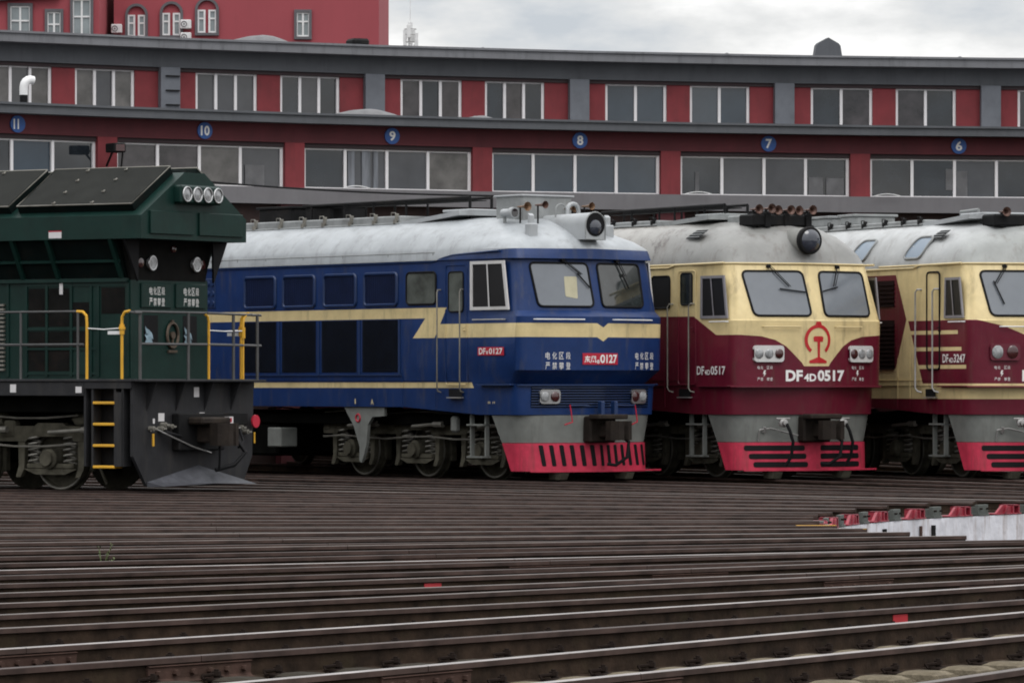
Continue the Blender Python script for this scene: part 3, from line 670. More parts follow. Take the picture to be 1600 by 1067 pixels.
def interp(lv, z):
    if z <= lv[0][0]: return lv[0]
    for a, b in zip(lv, lv[1:]):
        if z <= b[0]:
            q = (z - a[0]) / max(1e-6, b[0] - a[0]); return tuple(u + (v - u) * q for u, v in zip(a, b))
    return lv[-1]
def ring(l, xb=None, ns=6):
    """one horizontal outline of a nose: l = (z, tip, xc, yc, ys, r)"""
    z, tip, xc, yc, ys, r = l
    xb = -20.6 if xb is None else xb
    xs = xc - r; fx, fy = (tip - xc), yc
    L = math.hypot(fx, fy); p0 = (xs, yc + (ys - yc) * .12); p1 = (xc, yc); p2 = (xc + fx / L * r, yc - fy / L * r)
    pts = [(xb, ys), (min(xb + .01, xs - .02) if xb > -5 else -9.0, ys)] + ([(-3.9, ys)] if xb < -5 else []) + [ (min(max(xs - .9, xb + .02), xs - .01), ys)]
    for i in range(ns + 1):
        q = i / ns; pts.append(((1 - q) ** 2 * p0[0] + 2 * q * (1 - q) * p1[0] + q * q * p2[0], (1 - q) ** 2 * p0[1] + 2 * q * (1 - q) * p1[1] + q * q * p2[1]))
    for q in (.33, .66): pts.append((p2[0] + (tip - p2[0]) * q, p2[1] * (1 - q)))
    half = [(x, -y, z) for x, y in pts]
    return half + [(tip, 0, z)] + [(x, -y, z2) for x, y, z2 in reversed(half)]
def surf(lv, off=0.0):
    def X(Y, z):
        rg = ring(interp(lv, z)); a = abs(Y); best = None
        pts = [p for p in rg if p[1] <= 0][::-1]           # from the tip outwards
        for p, q in zip(pts, pts[1:]):
            if -p[1] <= a <= -q[1] + 1e-9:
                t = (a + p[1]) / max(1e-9, (p[1] - q[1])); return p[0] + (q[0] - p[0]) * t + off
        return pts[-1][0] + off
    return X
def rrect(q, rad, n=5):
    """outline of a rounded quad; q = corners bl, br, tr, tl as 2D"""
    out_ = []
    for i in range(4):
        p = Vector(q[i]); a = (Vector(q[i - 1]) - p); b = (Vector(q[(i + 1) % 4]) - p)
        pa, pb = p + a.normalized() * rad, p + b.normalized() * rad
        for k in range(n + 1):
            t = k / n; out_.append(tuple((1 - t) ** 2 * pa + 2 * t * (1 - t) * p + t * t * pb))
    return out_
def panel_on(mb, q, rad, M, thick):
    """raised panel following a surface; M(u, v, off) -> 3D; strips in u so that it bends with the surface"""
    o2 = rrect(q, rad); us = sorted(set(round(p[0], 4) for p in o2)); u0, u1 = us[0], us[-1]
    us = sorted(set(us + [u0 + (u1 - u0) * i / 10 for i in range(11)]))
    cols = []
    for u in us:
        vs = []
        for a, b in zip(o2, o2[1:] + o2[:1]):
            if (a[0] - u) * (b[0] - u) <= 0 and abs(a[0] - b[0]) > 1e-9: vs.append(a[1] + (b[1] - a[1]) * (u - a[0]) / (b[0] - a[0]))
            elif abs(a[0] - u) < 1e-4: vs.append(a[1])
        cols.append((u, min(vs), max(vs)))
    mb.loft([[M(u, lo, 0), M(u, lo, thick), M(u, (lo + hi) / 2, thick), M(u, hi, thick), M(u, hi, 0)] for u, lo, hi in cols])
def windowpart(parent, q, rad, M, gm, fm, name='window', fr=.022, pane='pane', th=.012):
    mb = MB(); mb.tube([M(u, v, .012) for u, v in rrect(q, rad)], fr, 6, True); w = mb.build(name, fm, parent)
    g = MB(); panel_on(g, q, rad, M, th); g.build(pane, gm, w); return w
def frontM(lv): 
    X = surf(lv); return lambda Y, z, o: Vector((X(Y, z) + o, Y, z))
def sideM(s, y=1.65): return lambda X, z, o: Vector((X, s * (y + o), z))

def wheelset(bg, x, rad=.525):
    for s in (-1, 1):
        mb = MB(); mb.revolve((x, s * .66, rad + .004), (0, s, 0), [(0, rad + .03), (.03, rad + .028), (.035, rad), (.14, rad - .004), (.145, rad - .06), (.10, rad - .075), (.085, .22), (.15, .17), (.17, .10), (.17, .0)], 36)
        w = mb.build('wheel', M_UNDER, bg)
        mb = MB(); mb.tube([(x + (rad - .03) * math.cos(a), s * .806, rad + .004 + (rad - .03) * math.sin(a)) for a in [i * math.pi / 18 for i in range(36)]], .018, 6, True); mb.build('tyre', M_RAILSIDE if s > 0 else M_STEELDULL, w)
    mb = MB(); mb.cyl((x, -.66, rad + .004), (x, .66, rad + .004), .09, n=10); mb.build('axle', M_UNDERSHADE, bg)
M_STEELDULL = mat('dull_tyre_steel', (.20, .19, .165), .5, .3, var=.3, dirt=.4)
def spring(mb, x, y, z0, z1, r=.10, n=5):
    pts = []; k = n * 10
    for i in range(k + 1): a = i / 10 * 2 * math.pi; pts.append((x + r * math.cos(a), y + r * math.sin(a), z0 + (z1 - z0) * i / k))
    mb.tube(pts, .019, 5)
def bogie(loco, xs, rad=.525):
    bg = bpy.data.objects.new('bogie', None); COL.objects.link(bg); bg.parent = loco
    for x in xs: wheelset(bg, x, rad)
    x0, x1 = min(xs) - .95, max(xs) + .80
    for s in (-1, 1):
        for i, x in enumerate(xs):
            mb = MB(); mb.cyl((x + .45, s * .95, 1.16), (x + .78, s * .95, 1.16), .11, n=12); mb.cyl((x + .35, s * .95, 1.16), (x + .45, s * .95, 1.16), .03, n=8); mb.build('brake_cylinder', M_UNDER, bg)
            mb = MB(); mb.box(x - .95, x - .72, s * 1.02 - .09, s * 1.02 + .09, .86, 1.14, .03); mb.build('damper_mount', M_UNDER, bg)
        for z, y in ((.74, 1.16), (1.20, 1.12)):
            mb = MB(); mb.tube([(x0 + .1, s * y, z)] + [(x0 + .1 + (x1 - x0 - .3) * k / 8, s * (y + .02 * (k % 2)), z + .03 * math.sin(k * 1.7)) for k in range(1, 9)], .018, 6); mb.build('air_pipe', M_STEELDULL, bg)
        mb = MB(); mb.tube([(x1 - .15, s * 1.0, .95), (x1 - .05, s * .9, .6), (x1 + .12, s * .78, .12)], .025, 6); mb.build('sand_pipe', M_UNDER, bg)
    for s in (-1, 1):
        mb = MB(); y = s * 1.02
        prof = [(x0, .80), (x0, .95), (x0 + .35, 1.05)] 
        for x in sorted(xs): prof += [(x - .32, 1.05), (x - .25, 1.10), (x + .25, 1.10), (x + .32, 1.05)]
        prof += [(x1 - .2, 1.05), (x1, .95), (x1, .82)]
        for x in sorted(xs, reverse=True): prof += [(x + .50, .80), (x + .42, .88), (x - .42, .88), (x - .50, .80)]
        mb.prism(prof, lambda u, v: (u, y - .07, v), lambda u, v: (u, y + .07, v)); mb.build('side_frame', M_UNDER, bg)
        for x in xs:
            mb = MB(); mb.revolve((x, y, rad), (0, s, 0), [(-.12, .17), (.12, .17), (.15, .13), (.20, .12), (.21, .0)], 16)
            mb.box(x - .48, x + .48, y - .08, y + .08, rad - .17, rad - .08, .02)
            mb.prism([(x - .55, rad - .17), (x - .3, rad - .26), (x + .3, rad - .26), (x + .55, rad - .17)], lambda u, v: (u, y - .07, v), lambda u, v: (u, y + .07, v))
            mb.build('axle_box', M_UNDER, bg)
            for dx in (-.36, .36): mb = MB(); spring(mb, x + dx, y, rad - .10, .88); mb.build('spring', M_STEELDULL, bg)
            for dx in (-.60, .62):
                mb = MB()
                mb.prism([(x + dx - .07, .82), (x + dx + .07, .82), (x + dx + .05, .35), (x + dx - .03, .22), (x + dx - .12, .22), (x + dx - .06, .4)], lambda u, v: (u, y - .05, v), lambda u, v: (u, y + .05, v))
                mb.box(x + dx - .10, x + dx - .02, s * .66 - .07, s * .66 + .07, .3, .75, .02)
                mb.build('brake_hanger', M_UNDER, bg)
            mb = MB(); mb.cyl((x + .1, s * 1.26, .95), (x + .78, s * 1.26, .99), .032, n=8); mb.cyl((x + .78, s * 1.26, .99), (x + 1.05, s * 1.26, .99), .055, n=8); mb.build('damper', M_STEELDULL, bg)
    return bg
def lampset(loco, M, cy, cz, w, h, order, fm, name='marker_lamp'):
    mb = MB(); q = [(cy - w / 2, cz - h / 2), (cy + w / 2, cz - h / 2), (cy + w / 2, cz + h / 2), (cy - w / 2, cz + h / 2)]
    panel_on(mb, q, .07, M, .06); o = mb.build(name, fm, loco)
    n = len(order)
    for i, k in enumerate(order):
        y = cy - w / 2 + w * (i + .5) / n; r = min(h * .40, w / n * .46)
        g = MB(); c = M(y, cz, .06); g.revolve(c + Vector((-.005, 0, 0)), (1, 0, 0), [(0, r), (.012, r), (.02, r * .9), (.03, r * .55), (.034, 0)], 18)
        g.build('lens', {0: M_LENS, 1: M_REDLENS}[k], o)
def coupler(loco, x=.35, z=.90):
    mb = MB(); mb.box(x - .75, x - .35, -.30, .30, z - .22, z + .26, .03); mb.box(x - .4, x - .02, -.11, .11, z - .12, z + .12, .02)
    mb.prism([(x - .05, -.19), (x + .12, -.21), (x + .26, -.12), (x + .27, -.02), (x + .14, -.04), (x + .10, .06), (x + .22, .12), (x + .20, .21), (x - .05, .20)], lambda u, v: (u, v, z - .17), lambda u, v: (u, v, z + .17))
    mb.box(x - .36, x - .05, -.34, .34, z + .20, z + .29, .02)
    c = mb.build('coupler', M_CPL, loco)
    mb = MB(); mb.tube([(x - .3, .24, z - .05), (x + .05, .26, z - .2), (x + .1, .18, z - .48), (x - .02, .02, z - .62), (x - .12, -.1, z - .6)], .032, 8); mb.build('air_hose', M_BLACK, loco)
def hose(loco, y, x=-.0, z=1.03):
    mb = MB(); mb.revolve((x - .06, y, z), (1, 0, 0), [(0, .085), (.05, .085), (.06, .05), (.12, .05), (.125, 0)], 14); mb.box(x - .04, x, y - .16, y + .14, z + .06, z + .09, .01)
    o = mb.build('hose_socket', M_STEEL, loco)
    mb = MB(); mb.tube([(x + .05, y + .02, z - .02), (x + .1, y + .06, z - .15), (x + .1, y + .13, z - .35), (x + .05, y + .12, z - .62), (x - .02, y + .04, z - .78)], .03, 8); mb.build('hose', M_BLACK, o)
def wiper(loco, M, p, q, blade):
    mb = MB(); a, b = M(*p, .05), M(*q, .06)
    mb.tube([a, b], .011, 5); mb.tube([a + Vector((0, .05, 0)), b + Vector((0, .04, 0))], .007, 5)
    mb.tube([M(*blade[0], .05), M(*blade[1], .05)], .014, 5); mb.cyl(M(*p, .0), M(*p, .07), .035, n=10); mb.build('wiper', M_BLACK, loco)
def horn(mb, x, y, z, L=.30, r=.075, back=False):
    mb.revolve((x, y, z), (1 if not back else -1, 0, 0), [(-L, .012), (-L * .4, .025), (-L * .12, .045), (0, r), (.006, r), (-.03, r * .7), (-.1, .02)], 14)
def handrail(loco, pts, r=.016, m=None, name='handrail'):
    mb = MB(); mb.tube(pts, r, 8); return mb.build(name, m or M_STEEL, loco)
def diesel(kind, th, px, label):
    t = R(th); a = (px - 800) / F_PX; r = (CX - a * CY) / (math.sin(t) + a * math.cos(t)); p = radial(th, r)
    P = {'blue': PB, 'red': PR, 'cream': PC}[kind]
    L = empty('locomotive', (p.x, p.y, 0), t - math.pi / 2, label, 'locomotive', 'diesel locomotives parked on the tracks')
    blue = kind == 'blue'
    if blue:
        body = [(1.18, -.14, -.46, 1.58, 1.60, .22), (1.70, -.12, -.44, 1.60, 1.62, .22), (1.715, -.12, -.44, 1.60, 1.62, .22), (1.73, -.24, -.60, 1.50, 1.62, .22), (1.98, -.01, -.31, 1.63, 1.65, .20), (2.94, 0, -.31, 1.64, 1.65, .16), (2.955, -.01, -.33, 1.63, 1.65, .16), (3.045, -.15, -.44, 1.61, 1.65, .16), (3.97, -.34, -.62, 1.55, 1.65, .20)]
        dome = [(3.97, -.34, -.62, 1.55, 1.65, .20), (3.98, -.24, -.55, 1.64, 1.68, .24), (4.16, -.26, -.62, 1.62, 1.66, .26), (4.22, -.31, -.67, 1.57, 1.63, .3), (4.32, -.42, -.79, 1.47, 1.57, .38), (4.48, -.68, -1.12, 1.20, 1.42, .5), (4.62, -1.0, -1.5, .97, 1.2, .5), (4.72, -1.36, -1.85, .74, .98, .4), (4.78, -1.9, -2.3, .45, .66, .3), (4.80, -2.8, -3.1, .08, .15, .05)]
    else:
        body = [(1.18, -.08, -.44, 1.58, 1.60, .30), (1.68, -.06, -.42, 1.59, 1.62, .30), (1.70, 0, -.28, 1.62, 1.64, .22), (2.88, 0, -.28, 1.64, 1.65, .22), (2.90, -.02, -.30, 1.63, 1.65, .22), (3.91, -.30, -.62, 1.54, 1.65, .26)]
        dome = [(3.91, -.30, -.62, 1.54, 1.65, .26), (3.93, -.31, -.64, 1.55, 1.65, .30), (4.10, -.36, -.72, 1.50, 1.61, .36), (4.28, -.46, -.86, 1.41, 1.54, .45), (4.45, -.62, -1.05, 1.26, 1.42, .5), (4.60, -.86, -1.30, 1.03, 1.24, .5), (4.70, -1.2, -1.65, .76, .98, .45), (4.745, -1.8, -2.1, .46, .66, .3), (4.76, -2.6, -2.8, .1, .15, .05)]
    lv = body + dome[1:]
    mb = MB(); rings = [ring(l) for l in lv]; rings[0] = [(x, y, z if x > -3.8 else (1.31 if blue else 1.28)) for x, y, z in rings[0]]; mb.loft(rings)
    mb.add([q for q in rings[-1]], [tuple(range(len(rings[-1])))]); mb.add(rings[0], [tuple(range(len(rings[0])))])
    back = [q for rg in rings for q in (rg[0],)] + [q for rg in reversed(rings) for q in (rg[-1],)]; mb.add(back, [tuple(range(len(back)))])
    mb.build('body', P, L, ang=28)
    FM = frontM(lv)
    # grey apron and red pilot below
    ap = [(.68, -.14, -.52, 1.50, 1.52, .40), (1.172, -.12, -.48, 1.55, 1.57, .32)]
    pi = [(.17, -.12, -.44, 1.46, 1.48, .34), (.672, -.12, -.50, 1.51, 1.53, .40)]
    def shell(lv_, xbs, nm, m):
        mb = MB(); rs = [ring(l, xb) for l, xb in zip(lv_, xbs)]; mb.loft(rs); mb.add(rs[0], [tuple(range(len(rs[0])))]); mb.add(rs[1], [tuple(range(len(rs[1])))])
        for e_ in (0, -1):
            pass
        mb.add([rs[0][0], rs[1][0], rs[1][-1], rs[0][-1]], [(0, 1, 2, 3)]); return mb.build(nm, m, L)
    shell(ap, (-1.22, -1.42) if 0 else (-1.02, -1.25), 'apron', M_GREYAPRON)
    pl = shell(pi, (-.80, -1.0), 'pilot', M_PILOT); PM = frontM(pi); AM = frontM(ap)
    mb = MB()
    if blue:
        for i in range(13):
            y = -1.12 + i * .195; w = .042
            panel_on(mb, [(y + .055 - w, .26), (y + .055 + w, .26), (y + w, .64), (y - w, .64)], .028, PM, .005)
    else:
        for j, (z, dx) in enumerate(((.57, 0), (.42, .03), (.27, .06))):
            for a0, a1 in ((-1.30 + dx * 2.5, -.18 + dx), (.16, 1.16)): panel_on(mb, [(a0, z - .05), (a1, z - .05), (a1, z + .05), (a0, z + .05)], .045, PM, .005)
    mb.build('slots', M_BLACK, pl)
    mb = MB(); panel_on(mb, [(-1.35, .155), (1.7 if blue else 1.6, .155), (1.7 if blue else 1.6, .185), (-1.35, .185)], .005, lambda u, v, o: Vector((surf(pi)(min(u, 1.4), v) + o + .06, u, v)), .03); mb.build('pilot_foot', M_PILOT, L)
    for y in (-.75, .75): mb = MB(); mb.prism([(-.55, .14), (-.15, .14), (-.22, .02), (-.5, .02)], lambda u, v: (u, y - .09, v), lambda u, v: (u, y + .09, v)); mb.build('rail_guard', M_UNDER, L)
    # underframe core and bogies
    mb = MB(); mb.box(-20.4, -1.2, -1.25, 1.25, .98, 1.179, .02); mb.box(-14.2, -8.6, -1.2, 1.2, .35, .98, .05); mb.box(-20, -1.3, -.35, .35, .45, 1.0)
    mb.build('underframe', M_UNDERSHADE, L)
    bogie(L, (-2.17, -4.2, -6.25)); bogie(L, (-14.9, -16.9, -18.9))
    coupler(L)
    # windscreens
    seal = M_BLACK
    if blue:
        windowpart(L, [(-1.19, 3.12), (.21 - .29, 3.12), (-.12, 3.90), (-1.27, 3.90)], .10, FM, M_SKYREFL, seal, 'windscreen')
        w = windowpart(L, [(.12, 3.12), (1.22, 3.12), (1.22, 3.90), (.10, 3.90)], .10, FM, M_GLASSDK, seal, 'windscreen')
        wiper(L, FM, (-.62, 3.955), (-.30, 3.70), ((-.36, 3.72), (-.14, 3.46))); wiper(L, FM, (.62, 3.955), (.78, 3.68), ((.72, 3.72), (.86, 3.46)))
        mb = MB(); panel_on(mb, [(-.63, 3.30), (-.39, 3.26), (-.36, 3.66), (-.61, 3.66)], .03, FM, .016); mb.build('cab_paper', M_PAPER, L)
        for a0, a1 in ((-1.38, -.40), (.25, 1.28)): handrail(L, [FM(a0, 2.885, .0), FM(a0 + .01, 2.885, .06), FM((a0 + a1) / 2, 2.885, .065), FM(a1 - .01, 2.885, .06), FM(a1, 2.885, .0)], .012, M_WHITE)
    else:
        windowpart(L, [(-1.22, 2.97), (-.10, 2.97), (-.16, 3.78), (-1.32, 3.78)], .11, FM, M_SKYREFL, seal, 'windscreen')
        windowpart(L, [(.20, 2.97), (1.32, 2.97), (1.30, 3.78), (.20, 3.78)], .11, FM, M_SKYREFL, seal, 'windscreen')
        if kind == 'red':
            wiper(L, FM, (-.80, 3.87), (-.48, 3.50), ((-.66, 3.46), (-.16, 3.40))); wiper(L, FM, (.68, 3.87), (.50, 3.52), ((.22, 3.42), (.60, 3.50)))
        else: wiper(L, FM, (-.85, 3.87), (-1.08, 3.56), ((-1.10, 3.60), (-.96, 3.18)))
        for a0, a1 in ((-1.08, -.36), (.42, 1.06)): handrail(L, [FM(a0, 2.77, .0), FM(a0 + .01, 2.77, .06), FM(a1 - .01, 2.77, .06), FM(a1, 2.77, .0)], .012, M_CREAM if kind == 'red' else M_WHITE)
        mb = MB(); mb.tube([Vector(q) + Vector((.02, 0, 0)) for q in ring(interp(lv, 3.92))[2:-2]], .018, 6); mb.build('gutter', M_CREAM, L)
        mb = MB(); rg = [Vector(q) for q in ring(interp(lv, 1.70))[3:-3]]; mb.loft([[q + Vector((.0, 0, .0)) for q in rg], [q + Vector((.055, 0, -.01)) for q in rg], [q + Vector((.055, 0, -.03)) for q in rg], [q + Vector((-.03, 0, -.035)) for q in rg]]); mb.build('ledge', M_MAROON, L)
    # cab sides and doors, both sides
    for s in (-1, 1):
        SM = sideM(s, 1.65)
        dr = {'blue': (-2.43, -1.97), 'red': (-2.04, -1.63), 'cream': (-1.97, -1.42)}[kind]
        cw = {'blue': [(-1.77, 3.06), (-.62, 3.06), (-.76, 3.94), (-1.77, 3.94)], 'red': [(-1.36, 2.92), (-.44, 2.92), (-.56, 3.70), (-1.35, 3.70)], 'cream': [(-1.23, 2.93), (-.48, 2.93), (-.62, 3.67), (-1.20, 3.67)]}[kind]
        fm = M_WINFRAME if blue else M_WINGREY
        mb = MB(); c = Vector((sum(q[0] for q in cw) / 4, sum(q[1] for q in cw) / 4))
        inn = [tuple(c + (Vector(q) - c) * k) for q, k in zip(cw, (.87,) * 4)]
        SMo = lambda X, z, o, s=s: Vector((X, s * (1.645 + o), z))
        n = 4; v0 = [SMo(*q, .0) for q in cw] + [SMo(*q, .03) for q in cw] + [SMo(*q, .03) for q in inn] + [SMo(*q, .012) for q in inn]
        mb.add(v0, [(i + 4 * k, (i + 1) % 4 + 4 * k, (i + 1) % 4 + 4 * (k + 1), i + 4 * (k + 1)) for k in range(3) for i in range(4)])
        mu = (Vector(inn[0]) + Vector(inn[1])) / 2; mt = (Vector(inn[2]) + Vector(inn[3])) / 2 + (Vector((-.05, 0)) if not blue else Vector((0, 0)))
        mb.add([SMo(mu.x - .02, mu.y, .028), SMo(mu.x + .02, mu.y, .028), SMo(mt.x + .02, mt.y, .028), SMo(mt.x - .02, mt.y, .028)], [(0, 1, 2, 3)])
        w = mb.build('window', fm, L, smooth=False)
        mb = MB(); mb.add([SMo(*q, .013) for q in inn], [(0, 1, 2, 3)]); mb.build('pane', M_INNER, w, smooth=False)
        mb = MB()
        for X in ((-2.85, -3.88, -10.6, -11.8) if blue else (-2.62, -3.12, -4.5, -7.5)): mb.box(X - .005, X + .005, *sorted((s * 1.64, s * 1.6525)), 1.3, 3.85)
        mb.box(-20, -1.8, *sorted((s * 1.64, s * 1.6522)), 1.795, 1.803); mb.build('weld_seam', P, L, smooth=False)
        # door outline, pane and handles
        zt = 3.88 if blue else 3.80
        mb = MB()
        if kind == 'cream': q = [(-1.93, 2.0), (-1.43, 2.0), (-1.43, 3.78), (-1.93, 3.78)]
        else: q = [(dr[0] - .10, 1.72), (dr[1] + .09, 1.72), (dr[1] + .09, zt), (dr[0] - .10, zt)]
        mb.tube([SM(u, v, .004) for u, v in rrect(q, .08)], .012 if kind != 'cream' else .018, 5, True)
        mb.cyl(SM(dr[1] + .02, 2.70, 0), SM(dr[1] + .02, 2.70, .05), .012); mb.tube([SM(dr[1] - .02, 2.76, .05), SM(dr[1] + .06, 2.76, .05)], .01)
        d = mb.build('door', {'blue': PB, 'red': PR, 'cream': M_BLACK}[kind], L)
        if kind != 'cream': windowpart(d, [(dr[0], 3.04 if blue else 3.18), (dr[1] - .02, 3.04 if blue else 3.18), (dr[1] - .02, 3.76), (dr[0], 3.76)], .07, SM, M_GLASSDK if kind == 'red' else M_GLASSMID, seal, 'door_window', .014)
        hx0, hx1 = {'blue': (-2.68, -1.99), 'red': (-2.38, -1.65), 'cream': (-2.23, -1.55)}[kind]; ztop = {'blue': 3.44, 'red': 3.20, 'cream': 3.47}[kind]
        for X in (hx0, hx1):
            hd = {'blue': 0, 'red': .06, 'cream': .08}[kind]
            handrail(L, [SM(X + hd, ztop, 0), SM(X + hd * .5, ztop, .07), SM(X, ztop - .05, .09), SM(X, 1.66, .09), SM(X + hd * .5, 1.60, .07), SM(X + hd, 1.58, 0)], .014 if kind != 'cream' else .018, M_STEELDULL if kind != 'cream' else M_STEEL)
        xs0 = (hx0 + hx1) / 2 + .1
        mb = MB(); panel_on(mb, [(xs0 - .2, 1.50), (xs0 + .2, 1.50), (xs0 + .2, 1.64), (xs0 - .2, 1.64)], .03, SM, .004); mb.build('step_recess', M_BLACK, L)
        mb = MB(); mb.box(xs0 - .21, xs0 + .21, *sorted((s * 1.62, s * 1.70)), 1.475, 1.495); mb.build('step', M_STEEL, L)
        mb = MB(); 
        for z in (.98, .40): mb.box(-2.0, -1.52, *sorted((s * 1.38, s * 1.58)), z, z + .03)
        for X in (-2.0, -1.56): mb.box(X, X + .04, *sorted((s * 1.42, s * 1.50)), .4, 1.2)
        mb.build('boarding_steps', M_GREYAPRON, L)
        # engine room openings
        if blue:
            for a0, a1 in ((-9.07, -7.95), (-7.76, -6.64), (-6.41, -5.3), (-5.1, -3.99)):
                w = windowpart(L, [(a0 + .04, 3.19), (a1 - .04, 3.19), (a1 - .04, 3.77), (a0 + .04, 3.77)], .08, SM, M_BLUEPANEL, M_BLUE, 'louvre', .03, 'mesh')
                mb = MB()
                for k in range(14): mb.box(a0 + .10 + k * .066, a0 + .112 + k * .066, *sorted((s * 1.660, s * 1.670)), 3.21, 3.75)
                mb.build('bars', M_BLUEPANEL, w, smooth=False)
            for a0, a1 in ((-9.1, -7.97), (-7.78, -6.65), (-6.46, -5.32), (-5.14, -3.99)):
                mb = MB(); mb.add([SM(a0, 1.95, .003), SM(a1, 1.95, .003), SM(a1, 2.915, .003), SM(a0, 2.915, .003)], [(0, 1, 2, 3)])
                for k in range(22): mb.box(a0 + .05, a1 - .05, *sorted((s * 1.653, s * 1.662)), 1.975 + k * .043, 1.99 + k * .043)
                mb.build('side_grille', M_NAVY, L, smooth=False)
            mb = MB()
            for a0 in (-9.16, -7.875, -6.555, -5.23, -3.96): mb.box(a0 - .03, a0 + .03, *sorted((s * 1.64, s * 1.668)), 1.90, 2.93)
            mb.box(-9.2, -3.9, *sorted((s * 1.64, s * 1.664)), 1.885, 1.91); mb.build('mullion', M_BLUE, L, smooth=False)
            windowpart(L, [(-3.73, 3.19), (-2.82, 3.19), (-2.82, 3.77), (-3.73, 3.77)], .10, SM, M_GLASSMID, seal, 'window', .02)
            mb = MB(); mb.box(-10.38, -10.06, *sorted((s * 1.64, s * 1.67)), 3.2, 3.78, .01)
            for k in range(3):
                for j in range(2): mb.revolve((-10.30 + j * .16, s * 1.67, 3.30 + k * .19), (0, s, 0), [(0, .06), (.02, .055), (.02, .02)], 12)
            mb.build('riveted_panel', M_BLUE, L)
            for a0, a1 in ((-13.2, -12.0), (-14.8, -13.5), (-16.4, -15.2)): windowpart(L, [(a0, 3.19), (a1, 3.19), (a1, 3.77), (a0, 3.77)], .08, SM, M_BLUEPANEL, M_BLUE, 'louvre', .03, 'mesh')
            # white roof rail just above the gutter and hooks
            mb = MB(); mb.tube([(-10.6, s * 1.66, 4.125), (-2.85, s * 1.66, 4.125), (-2.72, s * 1.60, 4.10)], .012, 5)
            for X in (-10.2, -9.27, -8.3, -7.05, -5.75, -4.3, -2.9): mb.box(X - .012, X + .012, *sorted((s * 1.60, s * 1.67)), 4.06, 4.13)
            mb.build('roof_rail', M_ROOFGREY, L)
            mb = MB(); mb.tube([(-20.5, s * 1.655, 3.955), (-2.95, s * 1.655, 3.955), (-2.6, s * 1.66, 4.02), (-2.3, s * 1.66, 4.065), (-.9, s * 1.665, 4.12)], .022, 6); mb.build('gutter', M_BLUE, L)
            mb = MB(); panel_on(mb, [(-1.50, 1.705), (-.55, 1.705), (-.55, 1.735), (-1.50, 1.735)], .01, lambda u, v, o: Vector((u, s * (1.60 + o), v)), .10); mb.build('side_ledge', M_BLUE, L)
            handrail(L, [SM(-1.66, 2.885, 0), SM(-1.65, 2.885, .06), SM(-.75, 2.885, .06), SM(-.74, 2.885, 0)], .012, M_STEEL)
        else:
            if kind == 'red': windowpart(L, [(-3.05, 3.13), (-2.42, 3.13), (-2.42, 3.72), (-3.05, 3.72)], .08, SM, M_INNER, seal, 'window', .016)
            mb = MB(); mb.tube([(-20.5, s * 1.66, 3.88), (-2.45, s * 1.66, 3.87), (-2.25, s * 1.66, 3.915), (-.6, s * 1.64, 3.925)], .020, 6); mb.build('side_gutter', M_CREAM, L)
            mb = MB(); panel_on(mb, [(-2.20, 4.40), (-1.74, 4.40), (-1.66, 4.56), (-2.06, 4.56)], .015, lambda u, v, o: Vector((u, s * (pwf(v, [(4.28, 1.54), (4.45, 1.42), (4.60, 1.24)]) + o), v)), .004)
            vo = mb.build('roof_vent', M_BLACK, L)
            mb = MB()
            for k in range(3):
                v = 4.43 + k * .045; yy = pwf(v, [(4.28, 1.54), (4.45, 1.42), (4.60, 1.24)]); mb.tube([(-2.15 + k * .03, s * (yy + .01), v), (-1.75 + k * .03, s * (yy + .01), v)], .011, 5)
            mb.build('slat', M_ROOFGREY, vo)
            mb = MB(); panel_on(mb, [(-1.45, 1.68), (-.42, 1.68), (-.42, 1.705), (-1.45, 1.705)], .01, lambda u, v, o: Vector((u, s * (1.59 + o), v)), .10); mb.build('side_ledge', M_MAROON, L)
            if kind == 'cream':
                for z0, z1, a0, a1 in ((3.17, 3.66, -4.0, -3.24), (2.0, 2.92, -3.95, -3.24), (3.17, 3.66, -5.4, -4.3), (2.0, 2.92, -5.4, -4.3)):
                    mb = MB(); mb.add([SM(a0, z0, .003), SM(a1, z0, .003), SM(a1, z1, .003), SM(a0, z1, .003)], [(0, 1, 2, 3)])
                    n = int((z1 - z0) / .08)
                    for k in range(n): mb.box(a0, a1, *sorted((s * 1.652, s * 1.672)), z0 + k * .08, z0 + .028 + k * .08)
                    mb.build('side_grille', M_MAROONDK, L, smooth=False)
                for a0 in (-5.15, -2.85):
                    RM = lambda u, v, o, s=s: Vector((u, s * (pwf(v, [(3.93, 1.65), (4.10, 1.61), (4.28, 1.54), (4.45, 1.42), (4.60, 1.24)]) + o), v))
                    windowpart(L, [(a0 - .10, 4.05), (a0 + .62, 4.05), (a0 + .84, 4.45), (a0 + .20, 4.45)], .16, RM, M_SKYWIN, M_ROOFGREY, 'roof_window', .026)
            handrail(L, [SM(-1.0, 2.86, 0), SM(-.99, 2.86, .06), SM(-.45, 2.86, .06), SM(-.44, 2.86, 0)], .012, M_WHITE)
